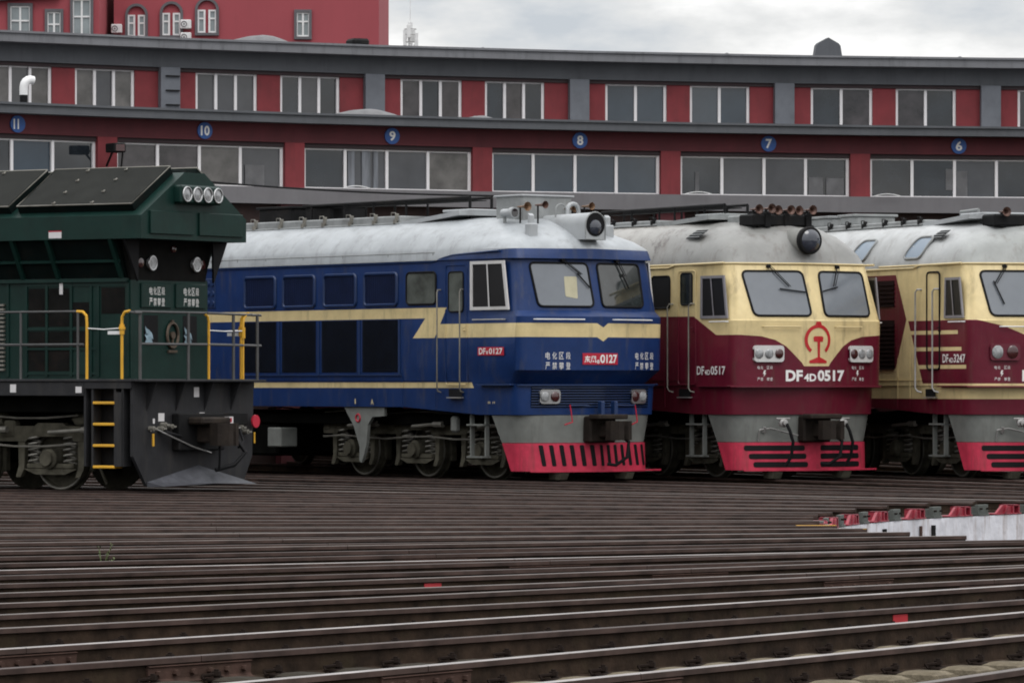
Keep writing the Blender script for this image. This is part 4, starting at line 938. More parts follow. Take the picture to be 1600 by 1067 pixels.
    # lamps
    if blue:
        mb = MB(); gq = [(-1.34, 1.31), (1.34, 1.31), (1.34, 1.69), (-1.34, 1.69)]; panel_on(mb, gq, .02, FM, .008)
        g = mb.build('front_grille', M_NAVY, L)
        mb = MB()
        for k in range(8): z = 1.335 + k * .047; mb.tube([FM(-1.34 + 2.68 * i / 16, z, .014) for i in range(17)], .010, 5)
        mb.build('slats', M_BLUE, g)
        lampset(L, FM, -1.00, 1.505, .40, .255, (0, 1), M_CHROME); lampset(L, FM, 1.04, 1.505, .40, .255, (1, 0), M_CHROME)
        mb = MB(); rg = [Vector(q) for q in ring(interp(lv, 1.712))[6:-6]]; mb.loft([[q + Vector((-.01, 0, .018)) for q in rg], [q + Vector((.05, 0, .01)) for q in rg], [q + Vector((.05, 0, -.012)) for q in rg], [q + Vector((-.01, 0, -.014)) for q in rg]]); mb.build('ledge', M_BLUE, L)
        # number plate and warning characters
        mb = MB(); panel_on(mb, [(-.42, 2.08), (.38, 2.08), (.38, 2.285), (-.42, 2.285)], .012, FM, .014); np_ = mb.build('number_plate', M_PLATERED, L)
        text_mesh('东风', lambda u, v: FM(-.39 + u + v * .1, 2.11 + v, .018), M_LETTER, 'lettering', np_, .24, .13, .02)
        text_mesh('8', lambda u, v: FM(-.135 + u, 2.10 + v, .018), M_LETTER, 'lettering', np_, .05, .065, .02)
        text_mesh('0127', lambda u, v: FM(-.075 + u, 2.105 + v, .018), M_LETTER, 'lettering', np_, .43, .155, .03)
        for y0 in (-1.15, .86):
            for row, z in (('电化区段', 2.175), ('严禁攀登', 1.995)):
                for j, ch in enumerate(row): text_mesh(ch, lambda u, v: FM(y0 + j * .135 + u, z + v, .006), M_LETTER, 'lettering', L, .090, .125, .0)
        SM = sideM(-1)
        mb = MB(); mb.add([SM(-1.55, 2.245, .012), SM(-.77, 2.245, .012), SM(-.77, 2.395, .012), SM(-1.55, 2.395, .012)], [(0, 1, 2, 3)]); sp_ = mb.build('side_plate', M_PLATERED, L, smooth=False)
        text_mesh('DF', lambda u, v: SM(-1.51 + u, 2.265 + v, .016), M_LETTER, 'lettering', sp_, .20, .11, .02); text_mesh('8', lambda u, v: SM(-1.29 + u, 2.265 + v, .016), M_LETTER, 'lettering', sp_, .05, .06, .02); text_mesh('0127', lambda u, v: SM(-1.21 + u, 2.265 + v, .016), M_LETTER, 'lettering', sp_, .40, .11, .02)
        text_mesh('I', lambda u, v: SM(-5.38 + u, 1.36 + v, .005), M_OCHRE, 'lettering', L, .03, .10); text_mesh('A', lambda u, v: SM(-4.87 + u, 1.35 + v, .005), M_OCHRE, 'lettering', L, .09, .10, .02)
        for j in range(4): mb = MB(); 
        mb = MB()
        for y in (-.62, .92):
            mb.tube([FM(y - .02, 1.36, .10), FM(y, 1.24, .11), FM(y + .01, 1.05, .14), FM(y - .16, 1.0, .16)], .012, 6)
        mb.build('uncoupling_lever', M_PLATERED, L)
        mb = MB(); mb.tube([FM(-.62, 1.35, .10), FM(.9, 1.35, .10)], .012, 6)
        for y in (-.05, .25): mb.box(-.06, .06, y - .04, y + .04, 1.18, 1.42, .01)
        mb.build('lever_bar', M_BLUE, L)
        # T shaped bracket over the bogie
        for s in (-1, 1):
            mb = MB(); mb.prism([(-5.87, 1.31), (-4.57, 1.31), (-4.57, 1.14), (-4.95, 1.12), (-5.09, .98), (-5.14, .62), (-5.22, .40), (-5.30, .27), (-5.37, .30), (-5.36, .56), (-5.55, .95)], lambda u, v: (u, s * 1.50, v), lambda u, v: (u, s * 1.56, v)); b_ = mb.build('bogie_bracket', M_GREYAPRON, L)
            mb = MB(); mb.tube([(-5.40 + .07 * math.cos(a_), s * 1.565, 1.10 + .07 * math.sin(a_)) for a_ in [i * .6283 for i in range(10)]], .018, 6, True); mb.build('red_ring', M_PLATERED, b_)
            mb = MB(); mb.box(-8.50, -8.05, *sorted((s * 1.1, s * 1.5)), .53, .90, .02); mb.build('sand_box', M_GREYAPRON, L)
            mb = MB(); mb.box(-2.62, -2.46, *sorted((s * 1.35, s * 1.5)), .85, 1.15, .04); mb.build('oil_pot', M_GREYAPRON, L)
        text_mesh('II II', lambda u, v: SM(-1.25 + u, 1.38 + v, .005), M_OCHRE, 'lettering', L, .20, .04)
    else:
        if kind == 'red':
            lampset(L, FM, -.98, 2.28, .58, .30, (0, 0, 1), M_WINFRAME); lampset(L, FM, 1.04, 2.28, .58, .30, (1, 0, 0), M_WINFRAME)
        else:
            lampset(L, FM, -1.0, 2.31, .56, .30, (0, 1), M_MAROON); lampset(L, FM, 1.0, 2.31, .56, .30, (1, 0), M_MAROON)
        num = {'red': '0517', 'cream': '3247'}[kind]
        o0 = -.63 if kind == 'red' else -.66
        text_mesh('DF', lambda u, v: FM(o0 + u, 1.78 + v, .006), M_LETTER, 'lettering', L, .33, .205, .04); text_mesh('4D', lambda u, v: FM(o0 + .355 + u, 1.78 + v, .006), M_LETTER, 'lettering', L, .24, .14, .035); text_mesh(num, lambda u, v: FM(o0 + .62 + u, 1.78 + v, .006), M_LETTER, 'lettering', L, .66, .205, .04)
        SM = sideM(-1); x0 = -1.50 if kind == 'red' else -1.31; zz = 1.90 if kind == 'red' else 2.12
        w_ = .98 if kind == 'red' else .90
        text_mesh('DF', lambda u, v: SM(x0 + u, zz + v, .004), M_LETTER, 'lettering', L, .25 * w_, .155, .02); text_mesh('4D', lambda u, v: SM(x0 + .27 * w_ + u, zz + v, .004), M_LETTER, 'lettering', L, .19 * w_, .09, .02); text_mesh(num, lambda u, v: SM(x0 + .48 * w_ + u, zz + v, .004), M_LETTER, 'lettering', L, .50 * w_, .155, .02)
        for y0 in (-1.18, .84) :
            for row, z in (('电化区段', 2.00), ('严禁攀登', 1.79)):
                for j, ch in enumerate(row): text_mesh(ch, lambda u, v: FM(y0 + j * .062 + (.06 if j > 1 else 0) + u, z + v, .004), M_LETTER, 'lettering', L, .050, .060, .0)
            mb = MB(); mb.add([FM(y0 + a_, b_, .004) for a_, b_ in ((.13, 1.98), (.165, 1.98), (.145, 1.93), (.17, 1.93), (.12, 1.86), (.135, 1.915), (.11, 1.915))], [(0, 1, 2, 3, 4, 5, 6)]); mb.build('flash_symbol', M_LETTER, L, smooth=False)
        if True:
            # railway emblem: open ring round a rail section
            cy, cz, ro, ri = 0.02, 2.53, .285, .222
            angs = [R(-52 + 284 * i / 30) for i in range(31)]
            polys = [[(cy + ri * math.cos(a), cz + ri * math.sin(a)), (cy + ro * math.cos(a), cz + ro * math.sin(a)), (cy + ro * math.cos(b), cz + ro * math.sin(b)), (cy + ri * math.cos(b), cz + ri * math.sin(b))] for a, b in zip(angs, angs[1:])]
            for poly in ([(-.07, .275), (.07, .275), (.05, .335), (-.05, .335)], [(-.11, .05), (-.10, -.03), (.10, -.03), (.11, .05), (.08, .07), (-.08, .07)], [(-.032, -.03), (-.026, -.31), (.026, -.31), (.032, -.03)], [(-.026, -.31), (-.19, -.375), (-.19, -.42), (.19, -.42), (.19, -.375), (.026, -.31)]):
                polys.append([(cy + a_, cz + b_) for a_, b_ in poly])
            flat_on(polys, lambda u, v: FM(u, v, .007), M_EMBLEM, 'emblem', L, .04)
        hose(L, -.70, -.10 + .05); hose(L, .60, -.05)
        mb = MB(); mb.tube([AM(-1.05, .70, .03), AM(-1.05, .90, .05), AM(-.85, .93, .05), AM(-.35, .80, .10)], .012, 6); mb.tube([AM(-.95, .85, .02), AM(-.95, .95, .05)], .03, 6); mb.build('uncoupling_lever', M_STEEL, L)
    # headlight
    if blue:
        mb = MB(); zc, zt, w = 4.37, 4.595, .225
        sec = [(-w, zc - .04)] + [(w * math.cos(a_) * -1, zt + w * math.sin(a_)) for a_ in [math.pi * i / 12 for i in range(13)]] + [(w, zc - .04)]
        mb.prism(sec, lambda u, v: (-.24, u, v), lambda u, v: (-1.75, u * .8, v - .02)); h = mb.build('headlight_housing', M_ROOFWHITE, L)
        mb = MB(); mb.tube([(-.235, u, v) for u, v in sec], .014, 6, True); mb.build('rim', M_ROOFGREY, h)
        mb = MB(); mb.revolve((-.238, 0, 4.595), (1, 0, 0), [(0, .212), (.004, .212), (.0042, 0)], 28); mb.build('recess', M_BLACK, h)
        mb = MB(); mb.revolve((-.235, -.0, 4.55), (1, 0, 0), [(0, .135), (.01, .13), (.03, .08), (.035, 0)], 22); mb.build('lens', M_LENSDARK2, h)
    else:
        mb = MB(); mb.revolve((-.27, 0, 4.345), (1, 0, 0), [(-2.0, .15), (-.9, .235), (-.05, .24), (-.02, .24)], 26); h = mb.build('headlight_housing', MATS['roof_dirty'], L)
        mb = MB(); mb.revolve((-.27, 0, 4.345), (1, 0, 0), [(-.06, .25), (.02, .255), (.04, .24), (.045, .20)], 28); mb.build('rim', M_BLACKSTEEL, h)
        mb = MB(); mb.revolve((-.225, 0, 4.345), (1, 0, 0), [(-.03, .20), (.0, .2), (.03, .16), (.05, .1), (.055, 0)], 26); mb.build('lens', M_LENSDARK2, h)
    # roof furniture
    def cw_(pts, y, name='roof_walkway'):
        mb = MB()
        for p_, q_ in zip(pts, pts[1:]): mb.box_between(p_, q_, y, .035, .04)
        return mb
    if blue:
        mb = MB(); mb.box(-2.45, -1.65, -.58, .58, 4.60, 5.17, .03); b_ = mb.build('air_conditioner', M_ROOFGREY, L)
        mb = MB(); mb.box(-2.48, -1.62, -.61, .61, 5.14, 5.175, .01); mb.build('lid', M_ROOFWHITE, b_)
        mb = MB(); mb.cyl((-1.85, -.86, 4.83), (-1.6, -.86, 4.83), .075); mb.cyl((-1.6, -.86, 4.83), (-1.5, -.86, 4.83), .10); c_ = mb.build('spotlight', M_ROOFWHITE, L); mb = MB(); mb.cyl((-1.5, -.86, 4.83), (-1.49, -.86, 4.83), .075); mb.build('lens', M_LENSDARK, c_)
        mb = MB(); mb.cyl((-1.8, -.86, 4.60), (-1.8, -.86, 4.8), .03); mb.build('spotlight_post', M_ROOFGREY, L)
        for x, y, z, rr in ((-1.30, -.72, 4.94, .085), (-1.10, -.47, 4.97, .07), (-1.10, .60, 4.97, .07), (-1.35, .40, 4.93, .07)):
            mb = MB(); horn(mb, x, y, z, .30, rr); ho = mb.build('horn', M_BRASSDK if y > -.6 and y < 0 else M_BRASS, L); mb = MB(); mb.cyl((x - .22, y, 4.55), (x - .22, y, z), .016); mb.build('stand', M_BLACKSTEEL, ho)
        for y in (-.95, .80):
            mb = MB(); mb.box(-.98, -.80, y - .09, y + .09, 4.36, 4.62, .02); mb.prism([(-.93, 4.6), (-.87, 4.6), (-.87, 4.76), (-.93, 4.80)], lambda u, v: (u, y - .05, v), lambda u, v: (u, y + .05, v)); mb.build('marker_post', M_ROOFWHITE, L)
        for y, r_ in ((.0, .12), (.28, .13)):
            mb = MB(); mb.tube([(-1.25, y - r_, 4.65), (-1.25, y - r_, 4.88)] + [(-1.25, y - r_ * math.cos(a_), 4.88 + r_ * math.sin(a_)) for a_ in (.5, 1.0, 1.57, 2.1, 2.6)] + [(-1.25, y + r_, 4.88), (-1.25, y + r_, 4.62)], .012 if y == 0 else .04, 7); mb.build('pipe', M_ROOFGREY if y == 0 else M_ROOFWHITE, L)
        walk = [(-8.3, 5.16), (-3.2, 5.17), (-3.2, 4.85)]; posts = (-8.3, -7.2, -6.25, -5.2, -3.2); wy = -.6
        hat = [(-20.2, -4.8, 4.87)]
    else:
        d_ = 0 if kind == 'red' else 1.1
        hs = ((-1.0, -.62, 4.93), (-.85, -.44, 4.94), (-1.0, -.20, 4.92), (-.85, -.02, 4.92), (-1.0, .26, 4.92), (-.85, .46, 4.93)) if kind == 'red' else ((-.9, -.55, 4.88), (-.95, .1, 4.86))
        for i, (x, y, z) in enumerate(hs):
            mb = MB(); horn(mb, x, y, z, .30, .088); ho = mb.build('horn', M_BRASSDK, L); mb = MB(); mb.cyl((x - .2, y, 4.5), (x - .2, y, z), .025); mb.box(x - .28, x - .12, y - .06, y + .06, 4.6, z - .07, .01); mb.build('stand', M_BLACKSTEEL, ho)
        mb = MB(); mb.box(-1.5, -1.0, -.75, .40, 4.62, 4.84, .03); mb.build('horn_base', M_BLACKSTEEL, L)
        mb = MB(); mb.box(-2.1, -1.45, -.62, .62, 4.60, 4.84, .03); mb.build('roof_box', M_ROOFGREY, L)
        if kind == 'red': walk = [(-6.6, 5.04), (-2.2, 5.05), (-2.2, 4.85)]; posts = (-6.6, -5.5, -4.5, -3.95, -2.9, -2.2)
        else: walk = [(-2.6, 4.93), (-1.9, 4.95), (-1.9, 4.82)]; posts = (-2.6, -1.9)
        wy = -.6
    mb = MB()
    for p_, q_ in zip(walk, walk[1:]):
        for y in ((wy, wy + .5) if kind != 'cream' else (wy,)): mb.tube([(p_[0], y, p_[1]), (q_[0], y, q_[1])], .028, 6)
    for x in posts:
        for y in (wy, wy + .5): mb.tube([(x, y, 4.7), (x, y, walk[0][1])], .022, 6)
    if kind != 'cream': mb.box(walk[0][0], walk[1][0], wy + .12, wy + .38, walk[0][1] - .055, walk[0][1] - .04)
    mb.build('roof_walkway', M_BLACKSTEEL if kind != 'cream' else M_ROOFGREY, L)
    xa = {'blue': -4.9, 'red': -4.0, 'cream': -3.4}[kind]; xe = {'blue': -3.0, 'red': -2.15, 'cream': -1.5}[kind]
    zh = 4.90 if blue else 4.84
    mb = MB(); mb.box(-20.2, xa, -.95, .95, 4.55, zh - .03, .02); mb.box(-20.2, xa + .05, -1.02, 1.02, 4.70, 4.735, .01)
    deck = mb.build('roof_deck', M_ROOFGREY, L)
    k = 0; x = xa - .1
    while x > -12:
        mb = MB(); mb.box(x - .03, x + .03, -1.03, -.98, 4.72, 4.80); mb.box(x - .03, x + .03, -.99, -.93, 4.76, zh + .01, .005); mb.tube([(x - .22, -.93, zh - .04), (x - .22, -.93, zh + .03), (x - .1, -.93, zh + .03), (x, -.95, zh - .02)], .009, 5); x -= .68 + .1 * (k % 3); k += 1
        mb.build('clamp', M_BLACKSTEEL if not blue else M_STEELDULL, deck)
    mb = MB(); mb.prism([(xa, 4.68), (xa, 4.76), (xe, zh + .03), (xe, zh - .05)], lambda u, v: (u, -1.0, v - .02), lambda u, v: (u, 1.0, v - .02)); mb.box(xe - .9, xe - .02, -.72, .72, zh + .0, zh + .05, .015)
    mb.build('roof_ramp', M_ROOFWHITE if kind != 'red' else M_ROOFGREY, L)
    mb = MB()
    ex = {'blue': ((-10.3, -9.1), (-8.7, -7.8)), 'red': ((-9.5, -8.3),), 'cream': ((-7.9, -7.2), (-9.4, -8.3))}[kind]
    for a0, a1 in ex: mb.box(a0, a1, -.5, .4, 4.8, 5.18 if blue else 5.04, .06); mb.box(a0 - .03, a1 + .03, -.53, .43, (5.18 if blue else 5.04) - .04, (5.19 if blue else 5.05), .01)
    mb.build('exhaust_stack', M_BLACKSTEEL if kind != 'cream' else M_ROOFGREY, L)
    return L
def pwf(x, pts):
    if x <= pts[0][0]: return pts[0][1]
    for (a, b), (c, d) in zip(pts, pts[1:]):
        if x <= c: return b + (d - b) * (x - a) / (c - a)
    return pts[-1][1]
M_GLASSMID = glass('side_glass', (.09, .10, .09), .1, .7, var=.5, vs=2)
M_LENSDARK2 = mat('headlamp_glass', (.03, .035, .05), .03, var=.3, coat=1.0)
mat('roof_dirty', (.23, .23, .215), .55, var=.2, dirt=.5)
diesel('blue', 37.3, 943, 'blue locomotive with cream stripes, white roof and red slatted pilot')
diesel('red', 30.0, 1278, 'maroon and cream locomotive numbered 0517 with grey domed roof')
diesel('cream', 22.3, 1652, 'cream and maroon locomotive numbered 3247 cut off by the right edge')

M_GREEN = mat('dark_green_paint', (.005, .023, .0185), .42, spec=.2, var=.2, dirt=.25, dirtcol=(.03, .035, .03), streak=True, bump=.05, bs=12)
M_GREENDK = mat('green_shadowed_steel', (.0025, .006, .0055), .8, spec=.08, var=.3, dirt=.3, dirtcol=(.03, .02, .015))  # under-eave shade painted in as near-black green; also on roof panel sides
M_BROWNFACE = mat('dark_brown_front', (.007, .007, .0065), .8, spec=.1, var=.4, dirt=.5, dirtcol=(.028, .016, .013))  # near-black base with brown mottling
M_GRILLE = mat('roof_grille', (.018, .019, .017), .8, spec=.1, var=.2, bump=.6, bs=120)
M_DECKGREY = mat('deck_grey', (.022, .022, .024), .6, spec=.2, var=.25, dirt=.6, dirtcol=(.05, .045, .04), streak=True, bump=.1)
M_PLOW = mat('plow_scuffed', (.06, .062, .072), .55, spec=.3, var=.4, vs=4, dirt=.6, dirtcol=(.035, .035, .04))
M_CLOTH = mat('pale_cloth', (.20, .28, .33), .8, var=.3)
M_STICKER = mat('white_sticker', (.62, .60, .60), .5, var=.05)
M_OLDBRASS = mat('old_brass', (.10, .075, .055), .45, .5, var=.3)
def green_loco():
    th, px = 57.6, 304
    t = R(th); a = (px - 800) / F_PX; r = (CX - a * CY) / (math.sin(t) + a * math.cos(t)); p = radial(th, r)
    L = empty('locomotive', (p.x, p.y, 0), t - math.pi / 2, 'dark green hood locomotive with yellow ladder rungs and four roof lamps', 'locomotive', 'diesel locomotives parked on the tracks')
    B = lambda nm, m, fn, par=None, sm=True: (lambda mb: (fn(mb), mb.build(nm, m, par or L, smooth=sm))[1])(MB())
    def deck(mb):
        mb.box(-19.5, .02, -1.70, 1.70, 1.765, 1.81, .01); mb.box(-19.5, -.96, -1.68, 1.68, 1.54, 1.764, .01); mb.box(-.95, -.02, -1.68, -.0, 1.66, 1.764); mb.box(-.95, -.02, 0, 1.68, 1.66, 1.764)
    B('deck', M_DECKGREY, deck)
    # hood with flared upper part, and roof
    prof = [(-1.04, 1.81), (-1.04, 3.40), (-1.40, 4.05), (1.40, 4.05), (1.04, 3.40), (1.04, 1.81)]
    B('hood', M_GREEN, lambda mb: mb.prism([(-1.04, 1.81), (-1.04, 3.40), (1.04, 3.40), (1.04, 1.81)], lambda u, v: (-.5, u, v), lambda u, v: (-16, u, v)))
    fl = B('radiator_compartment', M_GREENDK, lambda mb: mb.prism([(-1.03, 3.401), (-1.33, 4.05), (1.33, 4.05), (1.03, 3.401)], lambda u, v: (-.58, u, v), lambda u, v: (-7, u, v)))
    def ribs(mb):
        for X in (-.62, -1.9, -2.62, -3.9, -5.2, -6.4):
            for s in (-1, 1): mb.prism([(s * 1.02, 3.36), (s * 1.07, 3.36), (s * 1.42, 4.05), (s * 1.30, 4.05)], lambda u, v: (X, u, v), lambda u, v: (X - .07, u, v))
        for s in (-1, 1): mb.tube([(-.6, s * 1.20, 3.70), (-7, s * 1.20, 3.70)], .028, 5); mb.box(-7, -.55, *sorted((s * 1.02, s * 1.10)), 3.37, 3.43)
    B('rib', M_GREEN, ribs, fl)
    B('front_panel', M_BROWNFACE, lambda mb: mb.prism([(-1.0, 3.39), (-1.2, 4.05), (1.2, 4.05), (1.0, 3.39)], lambda u, v: (-.52, u, v), lambda u, v: (-.575, u, v)))
    [B('eave_brace', M_BLACK, lambda mb: mb.prism([(s * 1.03, 3.38), (s * 1.40, 4.05), (s * 1.0, 4.05)], lambda u, v: (-.36, u, v), lambda u, v: (-.40, u, v))) for s in (-1, 1)]
    sec = [(-1.43, 4.05), (-1.43, 4.42), (-.27, 5.14), (.27, 5.14), (1.43, 4.42), (1.43, 4.05)]
    roof = B('roof', M_GREEN, lambda mb: mb.prism(sec, lambda u, v: (0, u, v), lambda u, v: (-8, u, v)), sm=False)
    B('rear_roof', M_GREEN, lambda mb: mb.box(-16, -8, -1.2, 1.2, 3.4, 4.5, .1)); B('cab', M_GREEN, lambda mb: mb.box(-18.6, -16, -1.6, 1.6, 1.81, 4.6, .12))
    B('front_cover', M_GREEN, lambda mb: (mb.box(.0, .035, -1.22, -.06, 4.13, 4.50, .008), mb.box(.0, .035, .10, 1.30, 4.13, 4.50, .008)), roof)
    def slope(s, X, q, h): # q 0..1 along the slope from eave to ridge
        y0, z0, y1, z1 = s * 1.43, 4.42, s * .27, 5.14; n = Vector((0, s * .53, .85)); return Vector((X, y0 + (y1 - y0) * q, z0 + (z1 - z0) * q)) + n * h
    for s in (-1, 1):
        for X0, X1 in ((-.22, -2.55), (-2.72, -5.1), (-5.25, -7.6)):
            def pan(mb):
                mb.loft([[slope(s, X0, .10, 0), slope(s, X1, .10, 0), slope(s, X1, .98, 0), slope(s, X0, .98, 0)], [slope(s, X0, .10, .13), slope(s, X1, .10, .13), slope(s, X1, .98, .13), slope(s, X0, .98, .13)]], True, True)
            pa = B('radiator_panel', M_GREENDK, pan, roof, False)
            def top(mb):
                mb.loft([[slope(s, X0 - .03, .12, .131), slope(s, X1 + .03, .12, .131), slope(s, X1 + .03, .97, .131), slope(s, X0 - .03, .97, .131)], [slope(s, X0 - .03, .12, .139), slope(s, X1 + .03, .12, .139), slope(s, X1 + .03, .97, .139), slope(s, X0 - .03, .97, .139)]], True, True)
            B('grille', M_GRILLE, top, pa, False)
            def edge(mb):
                c = [slope(s, X0, .10, .135), slope(s, X1, .10, .135), slope(s, X1, .98, .135), slope(s, X0, .98, .135)]; mb.tube(c, .012, 5, True)
            B('frame', M_STEELDULL, edge, pa)
            def studs(mb):
                for i in range(1, 3):
                    for q in (.12, .38, .66, .9): c = slope(s, X0 + (X1 - X0) * (i / 3 + .02), q, .145); mb.tube([c, c + Vector((.0, s * -.05, .03))], .014, 5); mb.cyl(c, c + Vector((0, 0, .02)), .025, n=8)
            B('stud', M_STEELDULL, studs, pa)
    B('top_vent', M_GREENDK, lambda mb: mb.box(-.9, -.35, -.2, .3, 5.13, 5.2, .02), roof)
    lb = B('lamp_box', M_GREEN, lambda mb: mb.box(-.1, .15, -.56, .56, 4.63, 4.93, .03))
    for y in (-.42, -.14, .14, .42):
        ln = B('headlight', M_CHROME, lambda mb: mb.tube([(.17, y + .115 * math.cos(q), 4.78 + .115 * math.sin(q)) for q in [i * .3927 for i in range(16)]], .013, 6, True), lb)
        B('lens', M_LENS, lambda mb: mb.revolve((.148, y, 4.78), (1, 0, 0), [(0, .11), (.01, .105), (.025, .05), (.03, 0)], 20), lb)
    for s in (-1, 1):
        ln = B('ditch_light', M_CHROME, lambda mb: mb.tube([(-.46, s * .6 + .09 + .10 * math.cos(q), 3.68 + .11 * math.sin(q)) for q in [i * .3927 for i in range(16)]], .018, 6, True))
        B('lens', M_LENS, lambda mb: (mb.cyl((-.52, s * .6 + .09, 3.68), (-.45, s * .6 + .09, 3.68), .095, n=18), mb.box(-.449, -.44, s * .6 + .0, s * .6 + .18, 3.67, 3.69)), ln)
        B('marker_light', M_REDLENS, lambda mb: mb.revolve((-.52, s * .84 + .05, 3.68), (1, 0, 0), [(0, .08), (.04, .075), (.05, 0)], 14))
    B('bell_lamp', M_REDLENS, lambda mb: mb.revolve((-.52, .1, 3.92), (1, 0, 0), [(0, .06), (.04, .055), (.05, 0)], 12))
    for y0, y1 in ((-.79, .02), (.14, .96)):
        d = B('warning_panel', M_GREEN, lambda mb: mb.box(-.5, -.47, y0, y1, 2.96, 3.36, .01))
        for row, z in (('电化区段', 3.17), ('严禁攀登', 2.995)):
            for j, ch in enumerate(row): text_mesh(ch, lambda u, v: Vector((-.467, y0 + .20 + j * .11 + u, z + v)), M_LETTER, 'lettering', d, .085, .125, .0)
    FX = -.497
    for y0, y1 in ((-.70, -.32), (.36, .74)):
        o = B('opening', M_BLACK, lambda mb: mb.box(-.51, FX, y0, y1, 2.36, 2.84))
        def cloth(mb):
            rr = random.Random(5); g = []
            for i in range(7):
                g.append([(FX + .004 + rr.uniform(0, .03), y0 + .02 + j * .045 + rr.uniform(-.01, .01), 2.37 + i * .05 + rr.uniform(-.015, .015) - .03 * j * (i > 3)) for j in range(4 + 1)])
            mb.loft(g)
        B('cloth', M_CLOTH, cloth, o)
    def emb(mb):
        cy, cz = .05, 2.52
        mb.tube([(FX + .02, cy + .15 * math.cos(q), cz + .20 * math.sin(q)) for q in [i * .314 for i in range(20)]], .026, 6, True); mb.cyl((FX, cy, cz + .0), (FX + .04, cy, cz + .0), .06, n=10); mb.box(FX, FX + .03, cy - .02, cy + .02, cz - .18, cz); mb.box(FX, FX + .03, cy - .12, cy + .12, cz - .28, cz - .24); mb.box(FX, FX + .03, cy - .03, cy + .03, cz + .19, cz + .25)
    B('emblem', M_OLDBRASS, emb)
    # side doors of the hood
    for s in (-1, 1):
        def frames(mb):
            for X in (-.55, -1.15, -1.30, -1.70, -2.20, -2.62, -3.0): mb.box(X - .025, X + .025, *sorted((s * 1.035, s * 1.06)), 1.85, 3.36)
            for z in (1.90, 2.30, 2.62, 3.33): mb.box(-2.60, -1.15, *sorted((s * 1.036, s * 1.058)), z - .02, z + .02)
            mb.box(-1.15, -.52, *sorted((s * 1.036, s * 1.057)), 3.30, 3.36)
        B('door_frame', M_GREEN, frames, sm=False)
        if 1:
            for X0, X1, z0, z1 in ((-2.17, -1.73, 2.66, 3.28), (-2.58, -2.24, 2.66, 3.28), (-1.67, -1.34, 2.66, 3.05), (-1.09, -.62, 2.86, 3.28), (-2.17, -1.73, 1.94, 2.58), (-2.58, -2.24, 1.94, 2.58), (-1.67, -1.34, 2.32, 2.58)): B('door_inset', M_BROWNFACE, lambda mb: mb.box(X0, X1, *sorted((s * 1.038, s * 1.045)), z0, z1), sm=False)
        def lou(mb):
            for k in range(16): mb.box(-4.6, -3.06, *sorted((s * 1.04, s * 1.09)), 1.95 + k * .07, 1.985 + k * .07)
        B('louvre', M_STEELDULL, lou, sm=False)
        B('sticker', M_STICKER, lambda mb: mb.box(-1.93, -1.86, *sorted((s * 1.06, s * 1.064)), 3.18, 3.37))
        B('sticker', M_STICKER, lambda mb: mb.box(-1.86, -1.60, *sorted((s * 1.43, s * 1.434)), 4.075, 4.175)); B('red_strip', M_PLATERED, lambda mb: mb.box(-1.86, -1.60, *sorted((s * 1.43, s * 1.436)), 4.178, 4.195))
        for X, z, h in ((-2.45, 1.66, .13), (-1.12, 1.64, .10)): B('sticker', M_STICKER, lambda mb: mb.box(X, X + .12, *sorted((s * 1.68, s * 1.684)), z - h / 2, z + h / 2))
        # ladder
        def lad(mb):
            for X in (-.95, -.80, -.35, -.20): mb.box(X - .02, X + .02, *sorted((s * 1.45, s * 1.66)), .42, 1.66)
            mb.box(-.33, -.19, *sorted((s * 1.6, s * 1.66)), .42, 1.6)
        B('ladder_side', M_DECKGREY, lad, sm=False)
        B('step_well', M_BLACK, lambda mb: mb.box(-.79, -.36, *sorted((s * 1.0, s * 1.44)), .42, 1.66), sm=False)
        for z in (1.43, 1.09, .75, .41): B('step', M_YELLOW, lambda mb: mb.box(-.79, -.36, *sorted((s * 1.45, s * 1.67)), z - .022, z + .022, .008))
        # side railings
        y = s * 1.62
        def rail(mb):
            mb.tube([(-16, y, 2.88), (-1.12, y, 2.89)], .020, 8); mb.tube([(-16, y, 2.36), (-1.0, y, 2.36)], .022, 6); mb.tube([(-.10, y, 2.88), (.03, y - s * .02, 2.86), (.06, y - s * .12, 2.86)], .020)
            for X in [-2.28 - 1.4 * i for i in range(10)] + [-1.12]: mb.tube([(X, y, 1.8), (X, y, 2.88)], .022, 6)
        B('side_railing', M_DECKRAIL, rail)
        B('yellow_post', M_YELLOW, lambda mb: mb.tube([(-1.14, y, 2.89), (-1.02, y, 2.885), (-.95, y, 2.82), (-.94, y, 2.70), (-.94, y, 1.81)], .024, 8))
        def yr(mb):
            mb.tube([(-.08, y, 2.89), (-.18, y, 2.875), (-.235, y, 2.80), (-.24, y, 2.70), (-.24, y, 1.81)], .024, 8); mb.cyl((-.24, y, 2.52), (-.24, y, 2.68), .04, n=10); mb.cyl((-.24, y, 2.60), (-.24, y, 2.64), .055, n=10)
        B('yellow_post', M_YELLOW, yr)
        B('chain', M_WHITE, lambda mb: (mb.tube([(-.92, y, 2.62), (-.6, y, 2.60), (-.26, y, 2.62)], .010, 5), mb.box(-.52, -.26, y - .004, y + .004, 2.52, 2.575)))
    def fr(mb):
        mb.tube([(.0, -1.62, 2.88), (.03, -1.5, 2.88), (.03, .28, 2.88)], .02, 8); mb.tube([(.03, .30, 2.88), (.03, 1.80, 2.86)], .02, 8); mb.tube([(.03, -1.5, 2.37), (.03, .30, 2.37)], .022, 6); mb.tube([(.03, .34, 2.37), (.03, 1.80, 2.36)], .022, 6)
        for Y in (-1.50, -.21, 1.03, 1.70): mb.tube([(.03, Y, 1.8), (.03, Y, 2.88)], .026, 6)
    B('front_railing', M_DECKRAIL, fr)
